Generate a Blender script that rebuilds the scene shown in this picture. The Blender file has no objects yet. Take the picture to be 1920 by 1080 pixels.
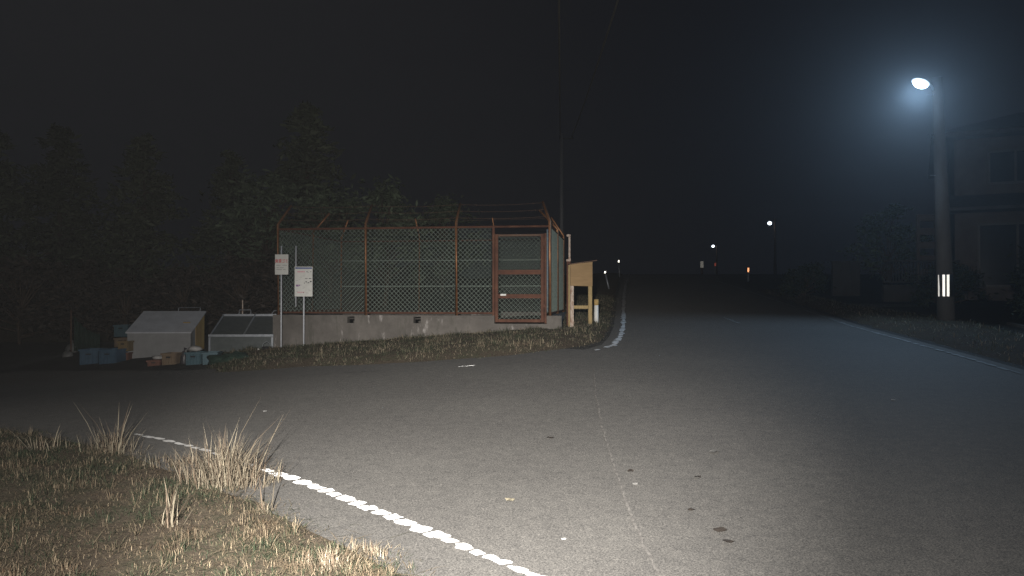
import bpy, bmesh, math, random
from mathutils import Vector, Matrix, noise
random.seed(7)
S = bpy.context.scene
COL = S.collection
R = math.radians
PI = math.pi

# ------------------------------------------------------------------ camera geometry
CAM = Vector((0, 0, 1.74))
F = 1500.0                      # focal length in pixels of a 1920 wide frame
PITCH = math.atan(15 / 1500)

def sm(t):
    t = max(0.0, min(1.0, t))
    return t * t * (3 - 2 * t)

def prof(y):
    if y < 45: return .06 * y
    t = min(y, 75) - 45
    return 2.7 + .06 * t - .001 * t * t

def h(x, y):
    """height of the road surface"""
    lat = .085 * max(0.0, min(12.0, .5 - x)) * sm((y - 6) / 9)
    return prof(y) - lat

def ray(px, py):
    dx = (px - 960) / F; dz = (540 - py) / F
    c, s = math.cos(PITCH), math.sin(PITCH)
    d = Vector((dx, c - dz * s, s + dz * c))
    return d / d.y

def P(px, py, depth):
    return CAM + ray(px, py) * depth

def at(px, py):
    d = ray(px, py)
    t = 2.0
    while t < 300:
        p = CAM + d * t
        if p.z <= h(p.x, p.y):
            lo, hi = t - .1, t
            for _ in range(20):
                m = (lo + hi) / 2; q = CAM + d * m
                if q.z <= h(q.x, q.y): hi = m
                else: lo = m
            return CAM + d * hi
        t += .1
    return CAM + d * 60

def xy(px, py):
    p = at(px, py); return (p.x, p.y)

# ------------------------------------------------------------------ materials
def mat(name, build):
    m = bpy.data.materials.new(name); m.use_nodes = True
    nt = m.node_tree
    b = nt.nodes['Principled BSDF']
    build(nt, b)
    return m

def N(nt, t, **kw):
    n = nt.nodes.new(t)
    for k, v in kw.items():
        if k in n.inputs: n.inputs[k].default_value = v
        else: setattr(n, k, v)
    return n

def ramp(nt, fac, stops):
    r = nt.nodes.new('ShaderNodeValToRGB')
    e = r.color_ramp.elements
    e[0].position, e[0].color = stops[0][0], (*stops[0][1], 1)
    e[1].position, e[1].color = stops[-1][0], (*stops[-1][1], 1)
    for p, c in stops[1:-1]:
        q = e.new(p); q.color = (*c, 1)
    nt.links.new(fac, r.inputs[0])
    return r

def coords(nt, scale=(1, 1, 1)):
    tc = nt.nodes.new('ShaderNodeTexCoord')
    mp = nt.nodes.new('ShaderNodeMapping'); mp.inputs['Scale'].default_value = scale
    nt.links.new(tc.outputs['Object'], mp.inputs[0])
    return mp.outputs[0]

def mix(nt, fac, a, b, mode='MIX'):
    m = nt.nodes.new('ShaderNodeMix'); m.data_type = 'RGBA'; m.blend_type = mode
    for s, v in ((m.inputs[0], fac), (m.inputs[6], a), (m.inputs[7], b)):
        if hasattr(v, 'links'): nt.links.new(v, s)
        elif isinstance(v, tuple): s.default_value = (*v, 1)
        else: s.default_value = v
    return m.outputs[2]

def simple(name, c1, c2=None, scale=6.0, rough=.7, metal=0.0, spec=.3, detail=5, bump=0.0, stretch=(1, 1, 1), dr=0.0):
    c2 = c2 or tuple(v * .6 for v in c1)
    def f(nt, b):
        v = coords(nt, stretch)
        n = N(nt, 'ShaderNodeTexNoise', Scale=scale, Detail=detail, Roughness=.65)
        nt.links.new(v, n.inputs['Vector'])
        r = ramp(nt, n.outputs[0], [(.3, c2), (.68, c1)])
        nt.links.new(r.outputs[0], b.inputs['Base Color'])
        b.inputs['Roughness'].default_value = rough
        b.inputs['Metallic'].default_value = metal
        b.inputs['Specular IOR Level'].default_value = spec
        b.inputs['Diffuse Roughness'].default_value = dr
        if bump:
            bp = N(nt, 'ShaderNodeBump', Strength=bump, Distance=.02)
            nt.links.new(n.outputs[0], bp.inputs['Height']); nt.links.new(bp.outputs[0], b.inputs['Normal'])
    return mat(name, f)

def asphalt(nt, b):
    v = coords(nt)
    big = N(nt, 'ShaderNodeTexNoise', Scale=.55, Detail=4, Roughness=.6); nt.links.new(v, big.inputs['Vector'])
    mid = N(nt, 'ShaderNodeTexNoise', Scale=9, Detail=6, Roughness=.7); nt.links.new(v, mid.inputs['Vector'])
    fine = N(nt, 'ShaderNodeTexNoise', Scale=95, Detail=3, Roughness=.8); nt.links.new(v, fine.inputs['Vector'])
    st = N(nt, 'ShaderNodeTexVoronoi', Scale=48); nt.links.new(v, st.inputs['Vector'])
    base = ramp(nt, big.outputs[0], [(.3, (.040, .0388, .0375)), (.7, (.047, .0458, .0440))]).outputs[0]
    m1 = ramp(nt, mid.outputs[0], [(.25, (.8, .8, .8)), (.75, (1.2, 1.19, 1.17))]).outputs[0]
    c = mix(nt, 1.0, base, m1, 'MULTIPLY')
    m2 = ramp(nt, fine.outputs[0], [(.3, (.25, .25, .25)), (.5, (1, 1, 1)), (.7, (2.0, 1.96, 1.88))]).outputs[0]
    c = mix(nt, 1.0, c, m2, 'MULTIPLY')
    # sparse pale aggregate and sparse dark pits
    sel = ramp(nt, st.outputs['Color'], [(.0, (0, 0, 0)), (.86, (0, 0, 0)), (.93, (1, 1, 1))]).outputs[0]
    near = ramp(nt, st.outputs['Distance'], [(.1, (1, 1, 1)), (.3, (0, 0, 0))]).outputs[0]
    pale = mix(nt, 1.0, sel, near, 'MULTIPLY')
    c = mix(nt, pale, c, (.1, .096, .09))
    nt.links.new(c, b.inputs['Base Color'])
    b.inputs['Roughness'].default_value = .85
    b.inputs['Specular IOR Level'].default_value = .25
    b.inputs['Diffuse Roughness'].default_value = .55
    bp = N(nt, 'ShaderNodeBump', Strength=.35, Distance=.008)
    nt.links.new(fine.outputs[0], bp.inputs['Height']); nt.links.new(bp.outputs[0], b.inputs['Normal'])

def paint(nt, b):
    v = coords(nt)
    n = N(nt, 'ShaderNodeTexNoise', Scale=30, Detail=6, Roughness=.75); nt.links.new(v, n.inputs['Vector'])
    r = ramp(nt, n.outputs[0], [(.34, (.4, .39, .38)), (.5, (.86, .86, .86))])
    nt.links.new(r.outputs[0], b.inputs['Base Color'])
    b.inputs['Roughness'].default_value = .7
    b.inputs['Diffuse Roughness'].default_value = 1.0

def soil(nt, b):
    v = coords(nt)
    n = N(nt, 'ShaderNodeTexNoise', Scale=1.6, Detail=8, Roughness=.7); nt.links.new(v, n.inputs['Vector'])
    g = N(nt, 'ShaderNodeTexNoise', Scale=40, Detail=5, Roughness=.8); nt.links.new(v, g.inputs['Vector'])
    r = ramp(nt, n.outputs[0], [(.3, (.032, .026, .02)), (.5, (.046, .038, .029)), (.7, (.032, .036, .023))]).outputs[0]
    m = ramp(nt, g.outputs[0], [(.3, (.5, .5, .5)), (.7, (1.5, 1.45, 1.4))]).outputs[0]
    c = mix(nt, 1.0, r, m, 'MULTIPLY')
    nt.links.new(c, b.inputs['Base Color'])
    b.inputs['Roughness'].default_value = .95
    b.inputs['Specular IOR Level'].default_value = .1
    b.inputs['Diffuse Roughness'].default_value = 1.0
    bp = N(nt, 'ShaderNodeBump', Strength=.8, Distance=.03)
    nt.links.new(g.outputs[0], bp.inputs['Height']); nt.links.new(bp.outputs[0], b.inputs['Normal'])

def blades(name, dry, green, bias):
    def f(nt, b):
        geo = nt.nodes.new('ShaderNodeNewGeometry')
        v = coords(nt)
        n = N(nt, 'ShaderNodeTexNoise', Scale=1.9, Detail=4, Roughness=.65); nt.links.new(v, n.inputs['Vector'])
        add = N(nt, 'ShaderNodeMath', operation='MULTIPLY_ADD'); nt.links.new(geo.outputs['Random Per Island'], add.inputs[0])
        add.inputs[1].default_value = .34
        nt.links.new(n.outputs[0], add.inputs[2])
        fac = ramp(nt, add.outputs[0], [(bias - .06, (0, 0, 0)), (bias + .06, (1, 1, 1))]).outputs[0]
        d = ramp(nt, geo.outputs['Random Per Island'], [(0, tuple(x * .35 for x in dry)), (.3, (dry[0] * .8, dry[1] * .66, dry[2] * .62)), (.6, dry), (1, tuple(min(1, x * 1.6) for x in dry))]).outputs[0]
        g = ramp(nt, geo.outputs['Random Per Island'], [(0, tuple(x * .5 for x in green)), (1, green)]).outputs[0]
        c = mix(nt, fac, g, d)
        nt.links.new(c, b.inputs['Base Color'])
        b.inputs['Roughness'].default_value = .75
        b.inputs['Specular IOR Level'].default_value = .2
    return mat(name, f)

def rust(nt, b):
    v = coords(nt)
    n = N(nt, 'ShaderNodeTexNoise', Scale=5, Detail=8, Roughness=.7); nt.links.new(v, n.inputs['Vector'])
    n2 = N(nt, 'ShaderNodeTexNoise', Scale=3.1, Detail=7, Roughness=.75); nt.links.new(v, n2.inputs['Vector'])
    c = ramp(nt, n.outputs[0], [(.3, (.05, .021, .013)), (.55, (.092, .037, .022)), (.75, (.14, .07, .04))]).outputs[0]
    worn = ramp(nt, n2.outputs[0], [(.68, (0, 0, 0)), (.72, (1, 1, 1))]).outputs[0]
    c = mix(nt, worn, c, (.5, .43, .36))
    nt.links.new(c, b.inputs['Base Color'])
    b.inputs['Roughness'].default_value = .75
    b.inputs['Specular IOR Level'].default_value = .25

def rustpost(nt, b):
    rust(nt, b)
    for n in nt.nodes:
        if n.type == 'VALTORGB' and n.color_ramp.elements[0].color[0] < .1 and n.color_ramp.elements[0].color[0] > .01:
            for e, c in zip(n.color_ramp.elements, ((.13, .055, .025), (.25, .115, .05), (.36, .2, .1))): e.color = (*c, 1)
    b.inputs['Roughness'].default_value = .5
    b.inputs['Metallic'].default_value = .6
    b.inputs['Specular IOR Level'].default_value = .5

def concrete(nt, b):
    v = coords(nt)
    n = N(nt, 'ShaderNodeTexNoise', Scale=2.4, Detail=8, Roughness=.7); nt.links.new(v, n.inputs['Vector'])
    v2 = coords(nt, (3.2, 3.2, .8))
    st = N(nt, 'ShaderNodeTexNoise', Scale=1.3, Detail=7, Roughness=.7); nt.links.new(v2, st.inputs['Vector'])
    c = ramp(nt, n.outputs[0], [(.3, (.08, .073, .067)), (.7, (.145, .133, .122))]).outputs[0]
    s = ramp(nt, st.outputs[0], [(.6, (0, 0, 0)), (.7, (1, 1, 1))]).outputs[0]
    c = mix(nt, s, c, (.36, .34, .33))
    st2 = N(nt, 'ShaderNodeTexNoise', Scale=1.9, Detail=6, Roughness=.7); nt.links.new(v2, st2.inputs['Vector'])
    s2 = ramp(nt, st2.outputs[0], [(.35, (1, 1, 1)), (.46, (0, 0, 0))]).outputs[0]
    c = mix(nt, s2, c, (.085, .08, .07))
    nt.links.new(c, b.inputs['Base Color'])
    b.inputs['Roughness'].default_value = .9
    b.inputs['Specular IOR Level'].default_value = .2
    bp = N(nt, 'ShaderNodeBump', Strength=.4, Distance=.02)
    nt.links.new(n.outputs[0], bp.inputs['Height']); nt.links.new(bp.outputs[0], b.inputs['Normal'])

def glow(name, col, strength):
    def f(nt, b):
        b.inputs['Base Color'].default_value = (.8, .8, .8, 1)
        b.inputs['Emission Color'].default_value = (*col, 1)
        b.inputs['Emission Strength'].default_value = strength
    return mat(name, f)

def foliage(name, c):
    def f(nt, b):
        geo = nt.nodes.new('ShaderNodeNewGeometry')
        r = ramp(nt, geo.outputs['Random Per Island'], [(0, tuple(x * .55 for x in c)), (.6, c), (1, tuple(x * 1.7 for x in c))])
        nt.links.new(r.outputs[0], b.inputs['Base Color'])
        b.inputs['Roughness'].default_value = .6
        b.inputs['Specular IOR Level'].default_value = .25
    return mat(name, f)

M = dict(
    asphalt=mat('asphalt', asphalt), paint=mat('road_paint', paint), soil=mat('soil', soil),
    dry=blades('dry_grass', (.112, .089, .060), (.040, .055, .030), .66),
    verge=blades('verge_grass', (.165, .138, .098), (.066, .076, .044), .72),
    straw=blades('straw', (.15, .13, .095), (.09, .08, .056), .3),
    rust=mat('rusty_paint', rust), rustpost=mat('rusty_post_paint', rustpost), concrete=mat('concrete', concrete),
    edgepaint=simple('edge_line_paint', (.78, .77, .75), (.42, .41, .4), 14, .8),
    signpost=simple('sign_post_steel', (.5, .52, .56), (.36, .37, .4), 14, .5, 0, .4),
    yard=simple('yard_concrete', (.06, .056, .053), (.04, .037, .035), 4, .9),
    wornpaint=simple('worn_road_paint', (.17, .166, .16), (.07, .068, .065), 14, .8),
    wire=simple('coated_wire', (.24, .285, .25), (.15, .19, .165), 20, .5, 0, .4),
    barb=simple('barbed_steel', (.16, .1, .07), (.08, .05, .035), 20, .6, .3),
    sheet=simple('blue_grey_sheet', (.24, .3, .34), (.15, .19, .23), 3, .6, 0, .3),
    galv=simple('galvanised', (.34, .36, .39), (.22, .24, .27), 14, .45, .5, .4),
    sign=simple('sign_face', (.6, .6, .575), (.53, .53, .505), 12, .55),
    redink=simple('red_ink', (.55, .05, .06), (.45, .04, .05), 30, .6),
    pinkink=simple('pink_ink', (.62, .3, .34), (.5, .22, .28), 30, .6),
    blueink=simple('blue_ink', (.09, .13, .3), (.07, .1, .22), 30, .6),
    purpleink=simple('purple_ink', (.26, .14, .3), (.2, .1, .24), 30, .6),
    blackink=simple('black_ink', (.05, .05, .055), (.03, .03, .035), 30, .6),
    greyink=simple('grey_ink', (.34, .34, .34), (.26, .26, .26), 30, .6),
    ply=simple('plywood', (.28, .185, .09), (.21, .135, .062), 3, .7, stretch=(1, 1, 6), bump=.1),
    yellowwood=simple('yellow_wood', (.34, .25, .12), (.26, .19, .085), 5, .7, stretch=(6, 6, 1)),
    wornwood=simple('worn_wood', (.5, .44, .38), (.2, .1, .06), 9, .7, stretch=(3, 3, 1)),
    darkwood=simple('dark_wood', (.12, .07, .045), (.07, .04, .028), 6, .7),
    conpole=simple('pole_concrete', (.12, .115, .112), (.085, .08, .078), 4, .85, stretch=(1, 1, .3)),
    black=simple('black_plastic', (.022, .022, .024), (.015, .015, .016), 8, .5),
    housing=simple('lamp_housing', (.4, .42, .45), (.3, .32, .35), 12, .5),
    lens=glow('lamp_lens', (.62, .82, 1.0), 6),
    farlens=glow('far_lamp_lens', (.8, .9, 1.0), 5),
    refl=simple('reflective_sheet', (.96, .96, .92), (.93, .93, .89), 60, .38, .92),
    reflorange=simple('orange_reflector', (.95, .42, .2), (.85, .34, .15), 60, .28, .9),
    reflfar=simple('marker_reflector', (.95, .93, .85), (.9, .88, .8), 60, .28, .9),
    reflpale=simple('pale_reflector', (.7, .7, .64), (.6, .6, .55), 60, .42, .7),
    reflred=simple('red_reflector', (.5, .1, .06), (.4, .08, .05), 60, .36, .8),
    white=simple('white_plastic', (.66, .66, .64), (.5, .5, .48), 14, .5),
    whitebag=simple('white_bag', (.4, .39, .38), (.24, .235, .23), 10, .45, bump=.3),
    greybag=simple('grey_bag', (.16, .16, .155), (.1, .1, .098), 10, .5, bump=.3),
    darkbag=simple('dark_bag', (.05, .045, .05), (.025, .024, .028), 14, .35, bump=.3),
    greybox=simple('grey_steel', (.52, .535, .57), (.4, .41, .44), 4, .55, 0, .3),
    bindark=simple('dull_steel', (.26, .262, .265), (.2, .2, .203), 4, .6, 0, .3),
    ochre=simple('ochre_wood', (.5, .36, .13), (.3, .19, .08), 4, .75, stretch=(1, 1, .3)),
    bluecrate=simple('blue_plastic', (.05, .095, .145), (.035, .065, .1), 8, .5),
    tealcrate=simple('teal_plastic', (.07, .12, .145), (.045, .085, .105), 8, .5),
    tancrate=simple('tan_plastic', (.2, .15, .1), (.13, .09, .06), 8, .6),
    redcrate=simple('brick_red_plastic', (.15, .07, .05), (.1, .045, .03), 8, .6),
    yelcrate=simple('mustard_plastic', (.19, .14, .07), (.13, .09, .045), 8, .6),
    net=simple('green_net', (.018, .04, .028), (.012, .026, .019), 30, .8),
    darkmesh=simple('dark_panel', (.075, .085, .085), (.05, .058, .06), 9, .6),
    bark=simple('bark', (.085, .06, .042), (.045, .03, .022), 6, .9, stretch=(3, 3, .6), bump=.5),
    cedar=foliage('cedar_needles', (.085, .1, .062)),
    pine=foliage('pine_needles', (.088, .115, .072)),
    brush=foliage('brown_brush', (.04, .03, .024)),
    hedge=foliage('hedge_leaves', (.026, .033, .016)),
    shrub=foliage('shrub_leaves', (.06, .085, .05)),
    plaster=simple('house_plaster', (.14, .115, .105), (.095, .08, .072), 2, .85),
    tile=simple('roof_tile', (.085, .085, .095), (.05, .05, .058), 8, .6),
    glass=simple('dark_glass', (.02, .022, .026), (.012, .013, .016), 3, .12, 0, .5),
    sash=simple('window_sash', (.14, .13, .125), (.09, .085, .08), 9, .5),
    leaf=simple('dead_leaf', (.03, .023, .018), (.018, .014, .011), 30, .8),
    paleleaf=simple('pale_leaf', (.16, .145, .105), (.11, .095, .065), 30, .8),
    scrap=simple('paper_scrap', (.4, .4, .39), (.28, .28, .27), 30, .8),
    seam=simple('seam_filler', (.062, .059, .055), (.014, .013, .013), 16, .9, dr=1.0),
    cable=simple('cable_sheath', (.6, .56, .48), (.45, .42, .36), 5, .6),
)

for k_ in ('lens', 'farlens'): M[k_].cycles.emission_sampling = 'NONE'   # the lamps beside them light the scene

# ------------------------------------------------------------------ mesh helpers
class MB:
    def __init__(s): s.v = []; s.f = []
    def add(s, vs, fs):
        o = len(s.v); s.v += [tuple(v) for v in vs]; s.f += [tuple(i + o for i in f) for f in fs]
    def box(s, c, d, rz=0.0, mtx=None):
        c = Vector(c); hx, hy, hz = d[0] / 2, d[1] / 2, d[2] / 2
        m = mtx or Matrix.Rotation(rz, 3, 'Z')
        vs = [c + m @ Vector((x, y, z)) for x in (-hx, hx) for y in (-hy, hy) for z in (-hz, hz)]
        s.add(vs, [(0, 1, 3, 2), (4, 6, 7, 5), (0, 4, 5, 1), (2, 3, 7, 6), (0, 2, 6, 4), (1, 5, 7, 3)])
    def tube(s, pts, r, n=6, cap=True):
        pts = [Vector(p) for p in pts]
        rs = r if isinstance(r, (list, tuple)) else [r] * len(pts)
        rings = []
        for i, p in enumerate(pts):
            d = (pts[min(i + 1, len(pts) - 1)] - pts[max(i - 1, 0)]).normalized()
            u = d.cross(Vector((0, 0, 1)))
            if u.length < 1e-3: u = d.cross(Vector((1, 0, 0)))
            u.normalize(); w = d.cross(u)
            rings.append([p + (u * math.cos(2 * PI * k / n) + w * math.sin(2 * PI * k / n)) * rs[i] for k in range(n)])
        o = len(s.v)
        for q in rings: s.v += [tuple(v) for v in q]
        for i in range(len(pts) - 1):
            for k in range(n):
                a, b = o + i * n + k, o + i * n + (k + 1) % n
                s.f.append((a, b, b + n, a + n))
        if cap:
            s.f.append(tuple(o + k for k in range(n))[::-1])
            s.f.append(tuple(o + (len(pts) - 1) * n + k for k in range(n)))
    def prism(s, poly, z0, z1):
        n = len(poly); o = len(s.v)
        s.v += [(x, y, z0) for x, y in poly] + [(x, y, z1) for x, y in poly]
        s.f.append(tuple(range(o, o + n))[::-1]); s.f.append(tuple(range(o + n, o + 2 * n)))
        for i in range(n):
            j = (i + 1) % n; s.f.append((o + i, o + j, o + n + j, o + n + i))
    def blob(s, c, d, seed=0, amp=.18, seg=12, rings=8):
        c = Vector(c); o = len(s.v)
        for i in range(rings + 1):
            th = PI * i / rings
            for k in range(seg):
                ph = 2 * PI * k / seg
                q = Vector((math.sin(th) * math.cos(ph), math.sin(th) * math.sin(ph), math.cos(th)))
                a = 1 + amp * noise.noise(q * 1.9 + Vector((seed, seed * 2.3, 0))) * 2
                s.v.append((c.x + q.x * d[0] * a, c.y + q.y * d[1] * a, c.z + max(-.8, q.z) * d[2] * a))
        for i in range(rings):
            for k in range(seg):
                a, b = o + i * seg + k, o + i * seg + (k + 1) % seg
                s.f.append((a, a + seg, b + seg, b))
    def build(s, name, m, parent=None, smooth=False, bevel=0.0):
        me = bpy.data.meshes.new(name); me.from_pydata(s.v, [], s.f); me.update()
        me.materials.append(m)
        if smooth: me.polygons.foreach_set('use_smooth', [True] * len(me.polygons))
        o = bpy.data.objects.new(name, me); COL.objects.link(o)
        if parent is not None: o.parent = parent
        if bevel:
            b = o.modifiers.new('bevel', 'BEVEL'); b.width = bevel; b.segments = 2; b.limit_method = 'ANGLE'
        return o

def tag(o, label=None, cat=None, group=None, kind=None):
    if label: o['label'] = label
    if cat: o['category'] = cat
    if group: o['group'] = group
    if kind: o['kind'] = kind
    return o

def empty(name, loc, label, cat, group=None, rz=0.0):
    o = bpy.data.objects.new(name, None); COL.objects.link(o)
    o.location = loc; o.rotation_euler = (0, 0, rz); o.empty_display_size = .1
    return tag(o, label, cat, group)

def text(name, body, size, m, parent, loc, rot, ext=.0008, width=1.0):
    c = bpy.data.curves.new(name, 'FONT'); c.body = body; c.size = size; c.extrude = ext
    c.align_x = 'CENTER'; c.align_y = 'CENTER'; c.offset = .0012
    t = bpy.data.objects.new(name, c); COL.objects.link(t)
    me = bpy.data.meshes.new_from_object(t.evaluated_get(bpy.context.evaluated_depsgraph_get()))
    bpy.data.objects.remove(t)
    me.materials.clear(); me.materials.append(m)
    o = bpy.data.objects.new(name, me); COL.objects.link(o)
    o.parent = parent; o.location = loc; o.rotation_euler = rot; o.scale = (width, 1, 1)
    return o

# ------------------------------------------------------------------ ground sheets
def inside(p, poly):
    x, y = p; c = False; n = len(poly)
    for i in range(n):
        x1, y1 = poly[i]; x2, y2 = poly[(i + 1) % n]
        if (y1 > y) != (y2 > y) and x < (x2 - x1) * (y - y1) / (y2 - y1) + x1: c = not c
    return c

def edge_dist(p, poly):
    best = 1e9; x, y = p; n = len(poly)
    for i in range(n):
        x1, y1 = poly[i]; x2, y2 = poly[(i + 1) % n]
        dx, dy = x2 - x1, y2 - y1
        t = max(0, min(1, ((x - x1) * dx + (y - y1) * dy) / (dx * dx + dy * dy + 1e-12)))
        d = math.hypot(x - x1 - t * dx, y - y1 - t * dy)
        if d < best: best = d
    return best

def sheet(name, poly, zf, step, m, kind='structure', ymax=None):
    bm = bmesh.new()
    f = bm.faces.new([bm.verts.new((x, y, 0)) for x, y in poly])
    bmesh.ops.triangulate(bm, faces=[f])
    xs = [p[0] for p in poly]; ys = [p[1] for p in poly]
    for ax, lo, hi in ((0, min(xs), max(xs)), (1, min(ys), min(max(ys), ymax or 1e9))):
        k = math.floor(lo / step) + 1
        while k * step < hi:
            co = (k * step, 0, 0) if ax == 0 else (0, k * step, 0)
            no = (1, 0, 0) if ax == 0 else (0, 1, 0)
            bmesh.ops.bisect_plane(bm, geom=bm.verts[:] + bm.edges[:] + bm.faces[:], plane_co=co, plane_no=no)
            k += 1
    for v in bm.verts: v.co.z = zf(v.co.x, v.co.y)
    bmesh.ops.recalc_face_normals(bm, faces=bm.faces[:])
    if sum(f.normal.z for f in bm.faces) < 0: bmesh.ops.reverse_faces(bm, faces=bm.faces[:])
    me = bpy.data.meshes.new(name); bm.to_mesh(me); bm.free()
    me.materials.append(m)
    me.polygons.foreach_set('use_smooth', [True] * len(me.polygons))
    o = bpy.data.objects.new(name, me); COL.objects.link(o)
    if kind: o['kind'] = kind
    return o

def bank(x, y):
    return 1.3 * sm((y - 22.5) / 7) * sm((-3.5 - x) / 3)

def gz(x, y):
    return h(x, y) - .05 + bank(x, y)

def axis(a, b, fine_lo, fine_hi, st):
    o = []; v = fine_lo
    while v <= fine_hi + 1e-6: o.append(v); v += st
    s = st; v = fine_hi
    while v < b: s *= 1.35; v = min(b, v + s); o.append(v)
    s = st; v = fine_lo
    while v > a: s *= 1.35; v = max(a, v - s); o.insert(0, v)
    return o
gx = axis(-320, 320, -26, 30, .5); gy = axis(-120, 420, -8, 60, .5)
g = MB()
g.v = [(x, y, gz(x, y) + .02 * noise.noise(Vector((x * .8, y * .8, 0))) - .02) for y in gy for x in gx]
W = len(gx)
g.f = [(j * W + i, j * W + i + 1, (j + 1) * W + i + 1, (j + 1) * W + i) for j in range(len(gy) - 1) for i in range(W - 1)]
tag(g.build('ground', M['soil'], smooth=True), kind='structure')

# lines measured on the photograph, laid on the road surface
near_line = [xy(*p) for p in ((150, 800), (250, 815), (310, 827), (380, 845), (490, 881), (560, 903), (640, 934), (700, 958), (780, 989), (860, 1023), (930, 1052), (995, 1080))]
d = Vector(near_line[-1]) - Vector(near_line[-3]); d.normalize()
near_line += [tuple(Vector(near_line[-1]) + d * k) for k in (.8, 1.8, 3.0)]
right_line = [xy(*p) for p in ((1920, 703), (1800, 668), (1700, 640), (1600, 613), (1500, 579), (1400, 545), (1345, 527))]
far_line = [xy(*p) for p in ((1180, 513), (1173, 535), (1170, 552), (1169, 580), (1169, 612), (1163, 632), (1150, 648), (1120, 657))]

road = [(-26, 8.9), (-12, 8.6), (-8, 8.0)] + [(x - .35, y - .35) for x, y in near_line] + [(3.6, -3.5), (3.6, -8), (6.4, -8), (6.8, 3)]
road += [(x + .25, y) for x, y in right_line]
road += [(15.5, 62), (24, 85), (60, 130), (53, 134), (19, 88), (11.5, 66)]
road += [(x - .2, y + .1) for x, y in far_line]
road += [(p[0], p[1] + .35) for p in (xy(1060, 659), xy(880, 677), xy(560, 692), xy(400, 699), xy(200, 700), xy(30, 700))] + [(-26, 14.2)]
sheet('road', road, h, .5, M['asphalt'], ymax=64)

def line_blobs(name, pts, width, mb_step, gap_p, jitter, m, lift=.006):
    """worn paint: a row of irregular flakes"""
    b = MB(); rnd = random.Random(name)
    pts = [Vector(p) for p in pts]
    for i in range(len(pts) - 1):
        a, c = pts[i], pts[i + 1]; L = (c - a).length; u = (c - a) / max(L, 1e-6); n = Vector((-u.y, u.x))
        k = 0.0
        while k < L:
            st = mb_step * rnd.uniform(.75, 1.25)
            if rnd.random() > gap_p:
                zo = rnd.uniform(0, .004); ctr = a + u * (k + st / 2) + n * rnd.uniform(-.006, .006)
                q = []; cnt = 20; sk = rnd.uniform(-.05, .6); ph = rnd.uniform(0, 50); ww = width * rnd.uniform(.55, 1.1); lf = rnd.uniform(.36, .45)
                for t in range(cnt):
                    an = 2 * PI * t / cnt
                    ca, sa = math.cos(an), math.sin(an)
                    ca = math.copysign(abs(ca) ** .6, ca); sa = math.copysign(abs(sa) ** .55, sa)
                    rr = 1 + jitter * 2.2 * noise.noise(Vector((math.cos(an) * 1.3 + ph, math.sin(an) * 1.3, ph * .3)))
                    off = u * (ca * st * lf * rr + sk * sa * ww * .4) + n * (sa * ww * .5 * rr)
                    w = ctr + off; q.append((w.x, w.y, h(w.x, w.y) + lift + zo))
                b.add(q, [tuple(range(cnt))])
            k += st
    o = b.build(name, m); o['kind'] = 'structure'
    return o
line_blobs('road_line', near_line[4:], .105, .13, .06, .2, M['paint'])
line_blobs('road_line', near_line[1:5], .06, .14, .3, .15, M['edgepaint'], .007)
line_blobs('road_line', right_line, .08, .3, .15, .2, M['wornpaint'])
line_blobs('road_line', far_line[:6], .12, .28, .0, .1, M['edgepaint'])
line_blobs('road_line', far_line[5:], .12, .2, .3, .35, M['edgepaint'], .008)
line_blobs('road_line', [xy(1355, 595), xy(1384, 606)], .08, .3, .15, .3, M['wornpaint'])
line_blobs('road_line', [xy(640, 700), xy(705, 696)], .05, .13, .45, .4, M['wornpaint'])
line_blobs('road_line', [xy(856, 689), xy(882, 686.5)], .04, .12, .3, .4, M['paint'])

seam_pts = [Vector(xy(*p)) for p in ((1114, 690), (1115, 715), (1117, 740), (1124, 775), (1132, 810), (1142, 845), (1155, 885), (1168, 922), (1180, 958), (1193, 990), (1208, 1025), (1238, 1085))]
b = MB(); rs = random.Random(3); L = []; Rr = []
for i in range(len(seam_pts) - 1):
    for k in range(10):
        q = seam_pts[i].lerp(seam_pts[i + 1], k / 10)
        w = rs.uniform(.002, .011); j = rs.uniform(-.008, .008)
        L.append((q.x - w + j, q.y, h(q.x, q.y) + .005)); Rr.append((q.x + w + j, q.y, h(q.x, q.y) + .005))
n = len(L); b.v = L + Rr; b.f = [(i, i + n, i + n + 1, i + 1) for i in range(n - 1)]
tag(b.build('road_seam', M['seam']), kind='structure')

# ------------------------------------------------------------------ verges and grass
def verge_z(poly, hump, seed):
    def f(x, y):
        e = edge_dist((x, y), poly)
        return h(x, y) - .03 + (.035 + hump) * sm(e / .7) + .03 * sm(e / .4) * noise.noise(Vector((x * 2.3, y * 2.3, seed)))
    return f

near_edge = [xy(*p) for p in ((60, 797), (150, 812), (230, 826), (300, 842), (380, 866), (440, 884), (500, 905), (560, 932), (640, 968), (725, 1003), (805, 1043), (865, 1086))]
near_poly = near_edge + [(-.15, 3.4), (.3, 2.2), (1.5, -2), (-9, -2), (-11, 8.3), (-8, 7.9)]
near_z = verge_z(near_poly, .03, 1)
sheet('verge', near_poly, near_z, .2, M['soil'])
far_edge = [xy(*p) for p in ((395, 702), (470, 697), (560, 690), (700, 686), (880, 675), (980, 667), (1060, 658), (1120, 649), (1150, 636), (1160, 615), (1160, 585), (1162, 560), (1166, 535), (1174, 513))]
far_poly = far_edge + [(6, 58), (1.6, 40), (1.2, 22), (.9, 16.9), (-5.3, 17.6), (-7.2, 17.4)]
far_z = verge_z(far_poly, .10, 2)
sheet('verge', far_poly, far_z, .25, M['soil'])
r_edge = [(x + .2, y) for x, y in right_line[:6]]
right_poly = [(7.2, 2), ] + r_edge + [(11.5, 33), (10.5, 24), (10.9, 18.2), (9.6, 12.5), (9.0, 2)]
right_z = verge_z(right_poly, .08, 3)
sheet('verge', right_poly, right_z, .3, M['soil'])

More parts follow.
